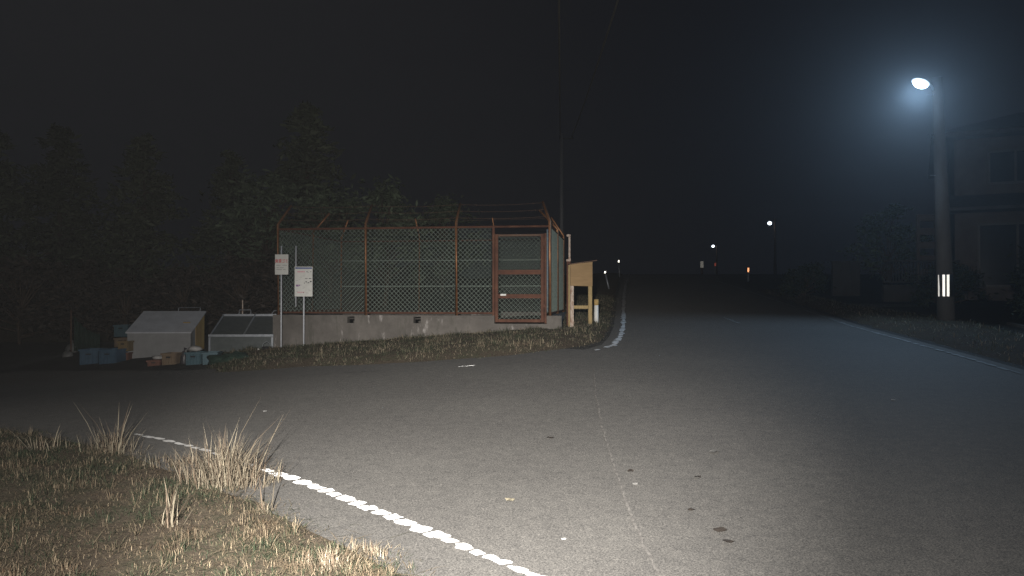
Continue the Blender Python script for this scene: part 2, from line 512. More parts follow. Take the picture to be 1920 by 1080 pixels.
def blade(b, p, ang, ln, w, lean, bend=.5):
    """one narrow curved leaf"""
    u = Vector((math.cos(ang), math.sin(ang), 0)); s = Vector((-u.y, u.x, 0)) * w * .5
    up = Vector((0, 0, 1))
    m = p + (up * math.cos(lean) + u * math.sin(lean)) * ln * .55
    l2 = min(1.75, lean + bend)
    t = m + (up * math.cos(l2) + u * math.sin(l2)) * ln * .45
    b.add([p - s, p + s, m + s * .8, m - s * .8, t], [(0, 1, 2, 3), (3, 2, 4)])

def grass(name, poly, zf, count, bounds, mt, label, hmul, dens, lean=.75, flat=.25, fans=0, straws=0):
    b = MB(); rnd = random.Random(name + label); k = 0; tries = 0
    while k < count and tries < count * 8:
        tries += 1
        y = bounds[2] + (bounds[3] - bounds[2]) * rnd.random()
        x = bounds[0] + (bounds[1] - bounds[0]) * rnd.random()
        if not inside((x, y), poly): continue
        e = edge_dist((x, y), poly)
        nn = noise.noise(Vector((x * 1.7, y * 1.7, 5))); n2 = noise.noise(Vector((x * 4.5, y * 4.5, 9)))
        if rnd.random() > dens + .55 * nn + .45 * n2 + min(.15, e * .3): continue
        ln = hmul * rnd.uniform(.5, 1.15) * (.55 + 1.1 * max(0, nn) + 1.3 * max(0, n2)) * (.55 + .45 * sm(e / .35))
        p = Vector((x, y, zf(x, y) - .008))
        blade(b, p, rnd.uniform(0, 2 * PI), ln, rnd.uniform(.002, .0055) * (1.0 if hmul < .12 else 1.6), (abs(rnd.gauss(1.25, .25)) if rnd.random() < flat else abs(rnd.gauss(lean, .35))), rnd.uniform(.1, 1.0))
        k += 1
    for _ in range(fans):
        y = bounds[2] + (bounds[3] - bounds[2]) * rnd.random() ** 1.4; x = bounds[0] + (bounds[1] - bounds[0]) * rnd.random()
        if not inside((x, y), poly) or edge_dist((x, y), poly) < .05: continue
        sc = rnd.uniform(.6, 1.5); ht = rnd.uniform(.05, .12)
        for k in range(int(26 * sc)):
            a = rnd.uniform(0, 2 * PI); rr = abs(rnd.gauss(0, .035 * sc)); px_, py_ = x + rr * math.cos(a), y + rr * math.sin(a)
            blade(b, Vector((px_, py_, zf(px_, py_) - .006)), a + rnd.gauss(0, .6), ht * rnd.uniform(.5, 1.3), rnd.uniform(.002, .0045), abs(rnd.gauss(.55, .3)), rnd.uniform(.2, 1.0))
    for _ in range(straws):
        y = bounds[2] + (bounds[3] - bounds[2]) * rnd.random(); x = bounds[0] + (bounds[1] - bounds[0]) * rnd.random()
        if not inside((x, y), poly): continue
        blade(b, Vector((x, y, zf(x, y) + rnd.uniform(.004, .03))), rnd.uniform(0, 2 * PI), rnd.uniform(.08, .26), rnd.uniform(.002, .0045), rnd.uniform(1.35, 1.6), rnd.uniform(0, .25))
    return tag(b.build(name, mt), label, 'grass', kind='stuff')

grass('grass', near_poly, near_z, 150000, (-5.6, .6, 3.4, 8.6), M['dry'], 'short dry and green grass on the verge nearest the camera', .075, .78, .6, .82, 420, 9000)
grass('grass', far_poly, far_z, 46000, (-7.4, 4.5, 13, 28), M['verge'], 'rough olive grass along the foot of the concrete wall', .125, .45, .85)
grass('grass', right_poly, right_z, 9000, (7, 12, 8, 32), M['verge'], 'low dark grass between road edge and concrete lamp pole', .12, .5)

def tuft(px, py, n, ln, spread, label, zf, stalks=0):
    x, y = xy(px, py)
    b = MB(); rnd = random.Random(label)
    for k in range(n):
        a = rnd.uniform(0, 2 * PI); rr = min(spread * rnd.uniform(.75, 1), abs(rnd.gauss(0, spread * .55))); fal = math.exp(-(rr / spread) ** 2)
        p = Vector((rr * math.cos(a), rr * .6 * math.sin(a), 0))
        p.z = zf(x + p.x, y + p.y) - zf(x, y) - .01
        blade(b, p, a + rnd.gauss(0, .9), ln * rnd.uniform(.25, 1.0) * (.4 + .6 * fal), rnd.uniform(.003, .0065), abs(rnd.gauss(.38, .3)), rnd.uniform(.05, .9))
    for k in range(stalks):
        a = rnd.uniform(0, 2 * PI)
        rb = spread * .45 * rnd.random(); a2 = rnd.uniform(0, 2 * PI)
        blade(b, Vector((rb * math.cos(a2), rb * math.sin(a2), -.02)), a, ln * rnd.uniform(.9, 1.6), .0085, abs(rnd.gauss(.5, .24)), rnd.uniform(.05, .3))
    o = b.build('grass_tuft', M['straw'])
    o.location = (x, y, zf(x, y) - .005)
    return tag(o, label, 'grass tuft', 'tall dry grass tufts on the near verge')
tuft(210, 848, 300, .36, .3, 'tall wispy dry tuft at the start of the worn white line', near_z, 8)
tuft(428, 908, 900, .52, .40, 'dense upright dry tuft hiding part of the white line', near_z, 12)
tuft(320, 1000, 14, .28, .10, 'sparse tuft of long stiff spreading straws on bare green patch', near_z, 12)
tuft(500, 962, 22, .2, .07, 'small tuft of straws slanting towards the road edge', near_z, 5)
tuft(700, 1040, 260, .14, .24, 'low reddish dry tuft beside the asphalt shoulder', near_z, 0)
tuft(620, 1075, 300, .16, .2, 'low pale bushy tuft at the bottom edge of the photo', near_z, 0)
tuft(75, 850, 70, .26, .3, 'loose dim tuft farthest left on the near verge', near_z, 3)
tuft(340, 872, 220, .2, .32, 'low scattered tuft just behind the worn white line', near_z, 2)

# litter on the road
def litter(px, py, size, m, label, cat, name, seed):
    x, y = xy(px, py); rnd = random.Random(seed); n = 9; b = MB()
    ring = [((size * (.5 + .2 * rnd.random())) * math.cos(2 * PI * k / n), size * .42 * (1 + .4 * rnd.random()) * math.sin(2 * PI * k / n), .004 + .018 * rnd.random() * (size / .08)) for k in range(n)]
    b.add([(0, 0, .012)] + ring, [(0, k + 1, (k + 1) % n + 1) for k in range(n)])
    b.add([(0, 0, .009)] + [(a, c, z - .003) for a, c, z in ring], [(0, (k + 1) % n + 1, k + 1) for k in range(n)])
    o = b.build(name, m); o.location = (x, y, h(x, y)); o.rotation_euler = (0, 0, rnd.uniform(-.6, .6))
    tag(o, label, cat, 'litter on the asphalt')
litter(957, 938, .06, M['paleleaf'], 'pale yellow leaf lying on the brightest asphalt', 'leaf', 'fallen_leaf', 1)
litter(1350, 995, .07, M['leaf'], 'dark curled leaf, larger of the pair right of the seam', 'leaf', 'fallen_leaf', 2)
litter(1367, 1017, .06, M['leaf'], 'dark flat leaf of the pair right of the seam, nearer the camera', 'leaf', 'fallen_leaf', 3)
litter(1296, 957, .045, M['leaf'], 'small dark leaf lying between the seam and the dark pair', 'leaf', 'fallen_leaf', 4)
litter(1182, 884, .045, M['leaf'], 'small dark leaf lying just right of the seam', 'leaf', 'fallen_leaf', 5)
litter(1032, 822, .055, M['leaf'], 'dark leaf lying alone left of the seam', 'leaf', 'fallen_leaf', 6)
litter(1308, 895, .05, M['leaf'], 'dark leaf lying midway across the right half of the road', 'leaf', 'fallen_leaf', 7)
litter(1340, 848, .08, M['wornpaint'], 'grey smear of flattened paper right of the seam', 'paper scrap', 'paper_scrap', 8)
litter(1058, 1012, .028, M['scrap'], 'white scrap of paper lying near the white line', 'paper scrap', 'paper_scrap', 9)
litter(1675, 751, .035, M['scrap'], 'white scrap alone on the dark right side of the road', 'paper scrap', 'paper_scrap', 10)
litter(1190, 908, .04, M['wornpaint'], 'thin grey scrap lying against the seam', 'paper scrap', 'paper_scrap', 11)
litter(497, 772, .04, M['scrap'], 'white scrap on the dim left part of the junction', 'paper scrap', 'paper_scrap', 12)

# ------------------------------------------------------------------ fenced enclosure
RC = Vector((.79, 16.7, 0)); LC = Vector((-5.12, 17.5, 0))
U = (LC - RC); LEN = U.length; U.normalize(); NB = Vector((-U.y, U.x, 0))
if NB.y < 0: NB = -NB
DEP = 4.0
ZW, ZT, ZB, ZA = 1.33, 3.2, 3.3, 3.75
def fp(s, t, z): q = RC + U * s + NB * t; return Vector((q.x, q.y, z))
rzf = math.atan2(U.y, U.x)

# concrete plinth: front with gate notch and drain slots
wall = empty('concrete_wall', fp(LEN / 2, 0, h(-2, 17)), 'stained low concrete wall carrying the rusty mesh fence', 'wall')
wall_inv = wall.location
def wbox(b, s0, s1, t0, t1, z0, z1):
    pts = [fp(s, t, z) - wall_inv for s in (s0, s1) for t in (t0, t1) for z in (z0, z1)]
    b.add(pts, [(0, 1, 3, 2), (4, 6, 7, 5), (0, 4, 5, 1), (2, 3, 7, 6), (0, 2, 6, 4), (1, 5, 7, 3)])
b = MB(); T0, T1 = -.08, .08
slots = [(2.74, 2.90), (4.20, 4.36)]
GS0, GS1 = .06, 1.16
b_z = -.1
wbox(b, -.25, GS0, T0, T1, b_z, ZW)
wbox(b, GS0, GS1, T0, T1, b_z, ZW - .17)
prev = GS1
for s0, s1 in slots:
    wbox(b, prev, s0, T0, T1, b_z, ZW)
    wbox(b, s0, s1, T0, T1, b_z, ZW - .17)
    wbox(b, s0, s1, T0 + .001, T1, ZW - .03, ZW)
    prev = s1
wbox(b, prev, LEN + .08, T0, T1, b_z, ZW)
b.build('front_wall', M['concrete'], wall)
b = MB(); wbox(b, -.08, .08, T1, DEP - .08, b_z, ZW); b.build('side_wall', M['concrete'], wall)
b = MB(); wbox(b, LEN - .08, LEN + .08, T1, DEP - .08, b_z, ZW); b.build('side_wall', M['concrete'], wall)
b = MB(); wbox(b, -.08, LEN + .08, DEP - .08, DEP + .08, b_z, ZW); b.build('back_wall', M['concrete'], wall)
b = MB(); wbox(b, .08, LEN - .08, T1, DEP - .08, b_z, ZW - .35); b.build('floor_slab', M['concrete'], wall)

fence = empty('chain_link_fence', fp(LEN / 2, 0, ZW), 'rusty red chain link enclosure topped with barbed wire, green mesh', 'fence')
fo = fence.location
def post(s, t, arm, r=.032):
    b = MB()
    q = fp(s, t, 0)
    b.tube([Vector((q.x, q.y, ZW - .06)) - fo, Vector((q.x, q.y, ZB)) - fo, Vector((q.x, q.y, ZA)) + arm - fo], [r, r, r * .85], 10)
    b.build('post', M['rustpost'], fence, smooth=True)
A = .42
inw = NB * A
post(0, 0, (NB + U * .6) * A * .7); post(LEN, 0, (NB - U * .6) * A * .7)
for k in (1, 2): post(LEN * k / 3, 0, inw)
post(0, DEP, (-NB + U) * A * .7); post(LEN, DEP, (-NB - U) * A * .7)
for k in (.30, .64): post(LEN * k, DEP, -inw, .024)
post(0, DEP / 2, U * A); post(LEN, DEP / 2, -U * A)

def rail(name, pts, r, m=M['rust']):
    b = MB(); b.tube([p - fo for p in pts], r, 8); return b.build(name, m, fence)
rail('top_rail', [fp(0, 0, ZT), fp(LEN, 0, ZT)], .024)
rail('bottom_rail', [fp(GS1, 0, ZW + .05), fp(LEN, 0, ZW + .05)], .02)
rail('top_rail', [fp(0, DEP, ZT), fp(LEN, DEP, ZT)], .02)
rail('top_rail', [fp(0, 0, ZT), fp(0, DEP, ZT)], .02)
rail('top_rail', [fp(LEN, 0, ZT), fp(LEN, DEP, ZT)], .02)
rail('bottom_rail', [fp(0, 0, ZW + .05), fp(0, DEP, ZW + .05)], .02)
rail('bottom_rail', [fp(LEN, 0, ZW + .05), fp(LEN, DEP, ZW + .05)], .02)
for z in (2.0, 2.68): rail('mid_rail', [fp(0, DEP, z), fp(LEN, DEP, z)], .014, M['wire'])

def chain(name, f, s0, s1, z0, z1, parent, off, pitch=.096, r=.0036):
    """diamond mesh between s0..s1 and z0..z1; f(s, z, side) gives the point"""
    b = MB(); H = z1 - z0; Wd = s1 - s0
    for sgn in (1, -1):
        k = -math.ceil(H / pitch)
        while k * pitch < Wd:
            a = k * pitch; c = a + H
            lo, hi = max(a, 0), min(c, Wd)
            if hi - lo > .01:
                zl, zh = lo - a, hi - a
                if sgn > 0: p, q = f(s0 + lo, z0 + zl, .004), f(s0 + hi, z0 + zh, .004)
                else: p, q = f(s0 + lo, z1 - zl, -.004), f(s0 + hi, z1 - zh, -.004)
                b.tube([p - off, q - off], r, 4, cap=False)
            k += 1
    return b.build(name, M['wire'], parent)
ff = lambda s, z, e: fp(s, e, z)
for a, c in ((GS1 + .05, LEN / 3), (LEN / 3, LEN * 2 / 3), (LEN * 2 / 3, LEN)):
    chain('mesh_panel', ff, a + .03, c - .03, ZW + .05, ZT - .02, fence, fo)
chain('mesh_panel', lambda s, z, e: fp(s, DEP + e, z), .03, LEN - .03, ZW + .02, ZT, fence, fo, pitch=.12, r=.0026)
chain('mesh_panel', lambda s, z, e: fp(LEN + e, s, z), .03, DEP - .03, ZW + .05, ZT, fence, fo, pitch=.14, r=.0026)
chain('mesh_panel', lambda s, z, e: fp(e, s, z), .03, DEP - .03, ZW + .05, ZT, fence, fo)
chain('mesh_panel', ff, .0, .07, ZW + .05, ZT - .12, fence, fo)

# corrugated lining of the right side
b = MB(); n = 96; o = 0
for i in range(n + 1):
    t = .06 + (DEP - .14) * i / n; w = .055 + .012 * math.cos(i * PI / 2)
    b.v += [tuple(fp(w, t, ZW + .08) - fo), tuple(fp(w, t, ZT - .06) - fo)]
b.f = [(2 * i, 2 * i + 2, 2 * i + 3, 2 * i + 1) for i in range(n)]
sh = b.build('lining_sheet', M['sheet'], fence, smooth=True)
sh.modifiers.new('thick', 'SOLIDIFY').thickness = .004

# barbed wire
def barbed(p, q):
    b = MB(); rnd = random.Random(str(p)); K = 24
    pts = []
    for i in range(K + 1):
        t = i / K; w = p.lerp(q, t); w.z -= .05 * 4 * t * (1 - t) * .6; pts.append(w - fo)
    b.tube(pts, .0035, 4)
    L = (q - p).length
    for i in range(int(L / .14)):
        t = (i + .5) / int(L / .14); w = p.lerp(q, t); w.z -= .03 * 4 * t * (1 - t)
        for _ in range(2):
            d = Vector((rnd.uniform(-1, 1), rnd.uniform(-1, 1), rnd.uniform(-1, 1))).normalized() * .022
            b.tube([w - d - fo, w + d - fo], .002, 3, cap=False)
    b.build('barbed_wire', M['barb'], fence)
for fz in (.25, .6, .95):
    z = ZB + (ZA - ZB) * fz; o = A * fz
    ps = [fp(0, 0, z) + (NB + U * .6) * o * .7] + [fp(LEN * k / 3, 0, z) + NB * o for k in (1, 2)] + [fp(LEN, 0, z) + (NB - U * .6) * o * .7]
    for k in range(3): barbed(ps[k], ps[k + 1])
    rs_ = [ps[0], fp(0, DEP / 2, z) + U * o, fp(0, DEP, z) + (U - NB) * o * .7]
    ls_ = [ps[3], fp(LEN, DEP / 2, z) - U * o, fp(LEN, DEP, z) - (U + NB) * o * .7]
    bs_ = [rs_[2], ls_[2]]
    barbed(rs_[0], rs_[1]); barbed(rs_[1], rs_[2]); barbed(ls_[0], ls_[1]); barbed(ls_[1], ls_[2]); barbed(*bs_)

# gate
gate = empty('gate', fp(.6, -.05, ZW - .17), 'rusty red framed mesh gate with worn paint in the fence front', 'gate')
go = gate.location; GT = -.03
gz0, gz1 = ZW - .16, 3.04
def gbox(name, s0, s1, z0, z1, th=.05, m=M['rust'], t=GT, par=None, bev=.004):
    b = MB(); c = fp((s0 + s1) / 2, t, (z0 + z1) / 2) - go
    b.box(c, (abs(s1 - s0), th, abs(z1 - z0)), rzf); return b.build(name, m, par or gate, bevel=bev)
gbox('gate_post', GS1 - .002, GS1 + .048, gz0, 3.19, .06)
gbox('gate_post', GS0 + .004, GS0 + .05, gz0, 3.05, .06)
gbox('stile', GS1 - .075, GS1 - .012, gz0 + .02, gz1)
gbox('stile', GS0 + .06, GS0 + .125, gz0 + .02, gz1)
i0, i1 = GS0 + .127, GS1 - .077
gbox('rail', i0, i1, gz1 - .05, gz1 - .005, .04, M['darkwood'])
gbox('rail', i0, i1, 2.19, 2.29, .04)
gbox('rail', i0, i1, 1.69, 1.78, .04)
gbox('rail', i0, i1, gz0 + .02, gz0 + .085, .04)
chain('mesh_panel', lambda s, z, e: fp(s, GT + .008 + e, z), i0, i1, gz0 + .085, gz1 - .05, gate, go, r=.0036)
gbox('latch', i1 - .17, i1 - .05, 1.745, 1.785, .03, M['white'], GT - .037)
gbox('hinge', GS0 + .03, GS0 + .09, 2.78, 2.86, .03, M['rust'], GT - .042)
gbox('hinge', GS0 + .03, GS0 + .09, 1.5, 1.58, .03, M['rust'], GT - .042)

# free-standing rusty post and notice board
q = at(1066, 612); D = q.y
pst = empty('post', (q.x, q.y, far_z(q.x, q.y)), 'rusty red post with white worn upper end beside the wooden board', 'post')
b = MB(); b.box((0, 0, .7), (.085, .085, 1.5)); b.build('shaft', M['rust'], pst, bevel=.006)
b = MB(); b.box((.02, 0, 1.72), (.045, .07, .54)); b.box((0, 0, 1.44), (.1, .09, .05)); b.box((0, 0, 1.99), (.09, .09, .05)); b.build('worn_bracket', M['wornwood'], pst, bevel=.006)

nb = at(1090, 616)
board = empty('notice_board', (nb.x, nb.y, far_z(nb.x, nb.y)), 'plain tan wooden notice board with tilted roof on two legs', 'notice board', rz=R(4))
k = nb.y / 1500.0
bw = 42 * k; z0 = (616 - 543) * k; z1 = (616 - 503) * k
b = MB()
b.add([(-bw / 2, -.02, z0), (bw / 2, -.02, z0 - .01), (bw / 2, -.02, z1 + .06), (-bw / 2, -.02, z1), (-bw / 2, .02, z0), (bw / 2, .02, z0 - .01), (bw / 2, .02, z1 + .06), (-bw / 2, .02, z1)],
      [(0, 1, 2, 3), (7, 6, 5, 4), (0, 4, 5, 1), (1, 5, 6, 2), (2, 6, 7, 3), (3, 7, 4, 0)])
b.build('panel', M['ply'], board, bevel=.004)
b = MB(); ang = math.atan2(.07, bw)
b.box((.03, .02, z1 + .045), (bw + .13, .16, .02), mtx=Matrix.Rotation(-ang, 3, 'Y')); b.build('roof', M['darkwood'], board, bevel=.004)
for sx, nm in ((-1, 'wornwood'), (1, 'yellowwood')):
    b = MB(); b.box((sx * (bw / 2 - .045), .065, z1 / 2 - .05), (.075, .08, z1 + .06)); b.build('leg', M[nm], board, bevel=.005)
    b = MB(); b.box((sx * (bw / 2 - .005), .17, z1 / 2 - .05), (.05, .06, z1 + .1)); b.build('brace', M['yellowwood'], board, bevel=.005)
b = MB(); b.box((0, .065, (616 - 583) * k), (bw - .175, .05, .07)); b.build('cross_rail', M['yellowwood'], board, bevel=.004)

# ------------------------------------------------------------------ signs
def sign_frame(px, py_base, depth):
    q = at(px, py_base)
    return q
# smaller sign
q = at(526, 656); q = q if q.y < 16.9 else P(526, 656, 16.9); k = q.y / 1500
sg = empty('sign', (q.x, q.y, q.z), 'small white sign with red lettering on a single thin post', 'sign', rz=R(-6))
b = MB(); b.tube([(0, .03, -.35), (0, .03, (656 - 461) * k)], .016, 8); b.build('post', M['signpost'], sg, smooth=True)
w, z0, z1 = 26 * k, (656 - 515) * k, (656 - 477) * k
b = MB(); b.box((.02, 0, (z0 + z1) / 2), (w, .012, z1 - z0)); pn = b.build('panel', M['sign'], sg, bevel=.003)
cz = (z0 + z1) / 2; H = z1 - z0
text('lettering', '資源ゴミ', .085, M['redink'], pn, (.02, -.0072, cz + H * .16), (PI / 2, 0, 0), width=.85)
b = MB()
for j, (zz, segs) in enumerate(((-.04, ((-.8, -.15), (.1, .8))), (-.16, ((-.75, -.4), (-.3, .35))), (-.25, ((-.8, .1), (.2, .6))))):
    for a, c in segs:
        b = MB(); b.box((.02 + (a + c) * w / 4, -.0068, cz + zz * H), ((c - a) * w * .48, .001, .03 * H)); b.build('lettering', M['greyink'], pn)
for zz in (z1 - .05, z0 + .05):
    b = MB(); b.box((0, .014, zz), (.05, .016, .03)); b.build('clamp', M['galv'], sg)

# larger sign
q = at(569, 643); q = q if q.y < 16.9 else P(569, 643, 16.9); k = q.y / 1500
sg = empty('sign', (q.x, q.y, q.z), 'larger white notice with blue header, black print and two rods', 'sign', rz=R(5))
w, z0, z1 = 33 * k, (643 - 556) * k, (643 - 500) * k
b = MB(); b.tube([(0, .03, -.35), (0, .03, z1 - .02)], .017, 8); b.build('post', M['signpost'], sg, smooth=True)
b = MB(); b.tube([(-w / 2 + .02, .03, (643 - 575) * k), (-w / 2 + .02, .03, (643 - 461) * k)], .014, 8); b.build('rod', M['signpost'], sg, smooth=True)
b = MB(); b.box((0, 0, (z0 + z1) / 2), (w, .014, z1 - z0)); pn = b.build('panel', M['sign'], sg, bevel=.003)
cz = (z0 + z1) / 2; H = z1 - z0
def ink(name, m, rects):
    for x, z, ww, hh in rects:
        b = MB(); b.box((x * w / 2, -.0078, cz + z * H / 2), (ww * w / 2, .001, hh * H / 2)); b.build(name, m, pn)
ink('header_band', M['blueink'], [(0, .90, 1.86, .1)])
rnd = random.Random(5)
ink('lettering', M['pinkink'], [(-.62 + .17 * i, .66, .13, .09) for i in range(5)] + [(-.6 + .2 * i, -.72, .15, .06) for i in range(4)])
ink('lettering', M['purpleink'], [(-.7, -.27, .3, .13), (-.45, -.25, .12, .1)])
ink('lettering', M['blackink'], [(.38, .66, .12, .05), (.5, .62, .1, .03), (.8, .66, .12, .04), (.3, .2, .3, .035), (.72, .2, .3, .03), (.3, -.02, .14, .07), (.55, -.08, .2, .05), (.8, 0, .2, .08), (.1, -.1, .1, .05), (0, -.74, .08, .05)])
ink('lettering', M['greyink'], [(rnd.uniform(-.75, .75), -.9 + .075 * i, rnd.uniform(.1, .3), .018) for i in range(18)])
for zz in (z1 - .06, z0 + .06):
    b = MB(); b.box((0, .015, zz), (.05, .016, .03)); b.build('clamp', M['galv'], sg)

# ------------------------------------------------------------------ waste collection corner
def base(px, py):
    q = at(px, py); return q
def sloped_bin(px, py, wpx, dep, hf, hb, name, label, cat, faces, rz, framed):
    q = at(px, py); k = q.y / 1500; w = wpx * k
    root = empty(name, (q.x, q.y, gz(q.x, q.y) - .02), label, cat, rz=rz)
    prof_ = [(0, 0), (dep, 0), (dep, hb), (0, hf)]
    if not framed:
        b = MB(); b.add([(-w / 2, 0, .0), (w / 2, 0, .0), (w / 2, 0, hf), (-w / 2, 0, hf)] + [(-w / 2, dep, 0), (w / 2, dep, 0), (w / 2, dep, hb), (-w / 2, dep, hb)],
              [(0, 1, 2, 3), (5, 4, 7, 6), (4, 0, 3, 7), (3, 2, 6, 7), (0, 4, 5, 1), (1, 5, 6, 2)])
        b.build('body', M['bindark'], root)
        b = MB(); sl = math.atan2(hb - hf, dep); ln = math.hypot(dep, hb - hf)
        m = Matrix.Rotation(sl, 3, 'X')
        b.box(Vector((0, dep / 2, (hf + hb) / 2 + .022)), (w + .06, ln + .08, .03), mtx=m); lid = b.build('lid', M['greybox'], root, bevel=.004)
        b = MB()
        for x in (-.18, .18): b.tube([(x * w + w * .25, dep * .96, hb + .03), (x * w + w * .25 + .01, dep * .98, hb + .13)], .007, 5)
        b.tube([(w * .07 + .01, dep * .98, hb + .13), (w * .43 + .01, dep * .98, hb + .14)], .006, 5); b.build('lid_handle', M['galv'], lid)
        b = MB(); b.box((w * .34, dep * .42, hf + (hb - hf) * .42 + .045), (.16, .03, .012), mtx=m); b.build('catch', M['ochre'], lid)
        b = MB(); b.add([(w / 2 + .012, .32, .02), (w / 2 + .012, dep - .04, .02), (w / 2 + .012, dep - .04, hb - .03), (w / 2 + .012, .32, hf + (hb - hf) * .32 / dep - .03),
                         (w / 2 + .002, .32, .02), (w / 2 + .002, dep - .04, .02), (w / 2 + .002, dep - .04, hb - .03), (w / 2 + .002, .32, hf + (hb - hf) * .32 / dep - .03)],
                        [(0, 1, 2, 3), (7, 6, 5, 4), (0, 4, 5, 1), (1, 5, 6, 2), (2, 6, 7, 3), (3, 7, 4, 0)])
        b.build('side_board', M['ochre'], root)
    else:
        b = MB(); b.add([(-w / 2, 0.02, .0), (w / 2, 0.02, .0), (w / 2, 0.02, hf), (-w / 2, 0.02, hf)] + [(-w / 2, dep, 0), (w / 2, dep, 0), (w / 2, dep, hb), (-w / 2, dep, hb)],
              [(0, 1, 2, 3), (5, 4, 7, 6), (4, 0, 3, 7), (3, 2, 6, 7), (0, 4, 5, 1), (1, 5, 6, 2)])
        b.build('body', M['darkmesh'], root)
        b = MB(); e = .012
        for y, z in ((0, hf), (dep, hb)): b.box((0, y, z + e), (w + .05, .05, .05))
        for x in (-w / 2, .04, w / 2): b.tube([(x, .03, hf + .02), (x, dep - .03, hb + .02)], .018, 6)
        fr = b.build('lid_frame', M['galv'], root)
        for x in (-w / 2, w / 2):
            b = MB(); b.box((x, 0, hf / 2 - .01), (.04, .04, hf - .03)); b.build('corner_post', M['galv'], root)
        b = MB()
        b.tube([(-.25 * w, dep, hb + .03), (-.24 * w, dep, hb + .13), (-.05 * w, dep, hb + .13), (-.05 * w, dep, hb + .03)], .011, 5)
        b.build('lid_handle', M['galv'], fr)
        b = MB(); b.tube([(.3 * w, dep, hb + .03), (.34 * w, dep, hb + .11), (.52 * w, dep, hb + .13)], .011, 5)
        b.build('lid_handle', M['galv'], fr)
        b = MB(); b.tube([(-.2 * w, dep + .05, 0), (-.2 * w, dep + .05, hb + .36)], .014, 6); b.build('prop_post', M['wornwood'], root)
    return root
sloped_bin(298, 668, 116, .95, .60, 1.03, 'waste_bin', 'grey sloped lid waste box with ochre boarded right side', 'waste bin', None, R(3), False)
sloped_bin(452, 662, 116, .95, .44, .86, 'waste_cage', 'low dark waste cage with pale sloped lid frame, left of the signs', 'waste bin', None, R(2), True)

def crate(px, py, wpx, hpx, m, label, dep=.38, rz=0.0, zoff=0.0, group='plastic crates around the waste bins', ribs=True):
    q = at(px, py); k = q.y / 1500; w = wpx * k; H = hpx * k
    r = empty('crate', (q.x, q.y, gz(q.x, q.y) + .0 + zoff), label, 'crate', group, rz)
    t = .02; b = MB()
    b.box((0, dep / 2, .012), (w - .02, dep - .02, .02))
    b.box((0, t / 2, H / 2), (w - .02, t, H)); b.box((0, dep - t / 2, H / 2), (w - .02, t, H))
    b.box((-w / 2 + t / 2 + .004, dep / 2, H / 2), (t, dep - 2 * t - .004, H)); b.box((w / 2 - t / 2 - .004, dep / 2, H / 2), (t, dep - 2 * t - .004, H))
    if ribs:
        n = 5
        for i in range(n): b.box((-w / 2 + w * (i + .5) / n, -.006, H * .45), (.018, .012, H * .8))
    b.build('body', M[m], r)
    b = MB()
    b.box((0, -.012, H - .02), (w + .02, .024, .035)); b.box((0, dep + .012, H - .02), (w + .02, .024, .035))
    b.box((-w / 2 - .004, dep / 2, H - .02), (.026, dep - .002, .035)); b.box((w / 2 + .004, dep / 2, H - .02), (.026, dep - .002, .035))
    b.build('rim', M[m], r)
    b = MB(); b.box((0, -.0155, H * .72), (w * .3, .006, .03)); b.build('hand_slot', M['black'], r)
    return r, q, k
crate(166, 683, 34, 32, 'bluecrate', 'dull blue crate, left one of the blue pair in the dark', .5, R(5))
crate(201, 682, 33, 31, 'bluecrate', 'dull blue crate of the dark pair, next to the red and mustard stack', .5, R(-3))
crate(230, 676, 20, 19, 'redcrate', 'brick red crate under the mustard one, left of the grey box', .36, R(4))
crate(230, 676, 20, 19, 'yelcrate', 'mustard crate stacked on the red one, left of the grey box', .36, R(-2), 19 * at(230, 676).y / 1500 + .03)
crate(316, 684, 28, 26, 'tancrate', 'tan ribbed crate standing in front of the grey waste box', .36, R(-5))
crate(288, 686, 24, 15, 'redcrate', 'low reddish crate covered by pale cloth, before the grey box', .34, R(6))
crate(362, 684, 30, 28, 'tealcrate', 'teal crate carrying the white bag', .4, R(-4))
crate(393, 683, 27, 27, 'tealcrate', 'teal crate to the right of the one with the white bag', .4, R(7))
q = at(226, 652)
crate(226, 650, 26, 22, 'tealcrate', 'teal crate standing raised behind the stack of coloured crates', .4, R(3), .32)
crate(226, 650, 24, 18, 'tancrate', 'dim tan crate under the raised teal crate', .38, R(3), .02)

def bag(px, py, dx, dz, m, label, name='bag', cat='bag', zoff=0.0, seed=1, knot=True):
    q = at(px, py); k = q.y / 1500
    r = empty(name, (q.x, q.y, gz(q.x, q.y) + zoff), label, cat)
    b = MB(); b.blob((0, .15, dz * k * .4), (dx * k / 2, dx * k / 2.4, dz * k * .5), seed, .16); b.build('body', M[m], r, smooth=True)
    if knot:
        b = MB(); b.tube([(0, .15, dz * k * .82), (.01, .15, dz * k * .95), (.03, .16, dz * k * 1.1)], [.03, .014, .035], 7); b.build('knot', M[m], r, smooth=True)
    return r
q = at(362, 684)
bag(360, 684, 26, 12, 'whitebag', 'crumpled white bag lying on top of the teal crate', zoff=28 * q.y / 1500 + .012, seed=2, knot=False)
bag(339, 684, 13, 32, 'darkbag', 'black rubbish bag squeezed between tan and teal crates', seed=3)
bag(121, 670, 20, 17, 'greybag', 'grey white rubbish bag at the far left of the crates, front one', seed=4)
bag(128, 662, 22, 24, 'greybag', 'taller grey rubbish bag behind the front one, far left', seed=5)
bag(478, 668, 22, 16, 'whitebag', 'shiny white bag lying before the waste cage', seed=6)
bag(290, 686, 22, 8, 'whitebag', 'pale cloth heaped on the low reddish crate', 'cloth', 'cloth', 15 * at(288, 686).y / 1500 + .01, 7, False)
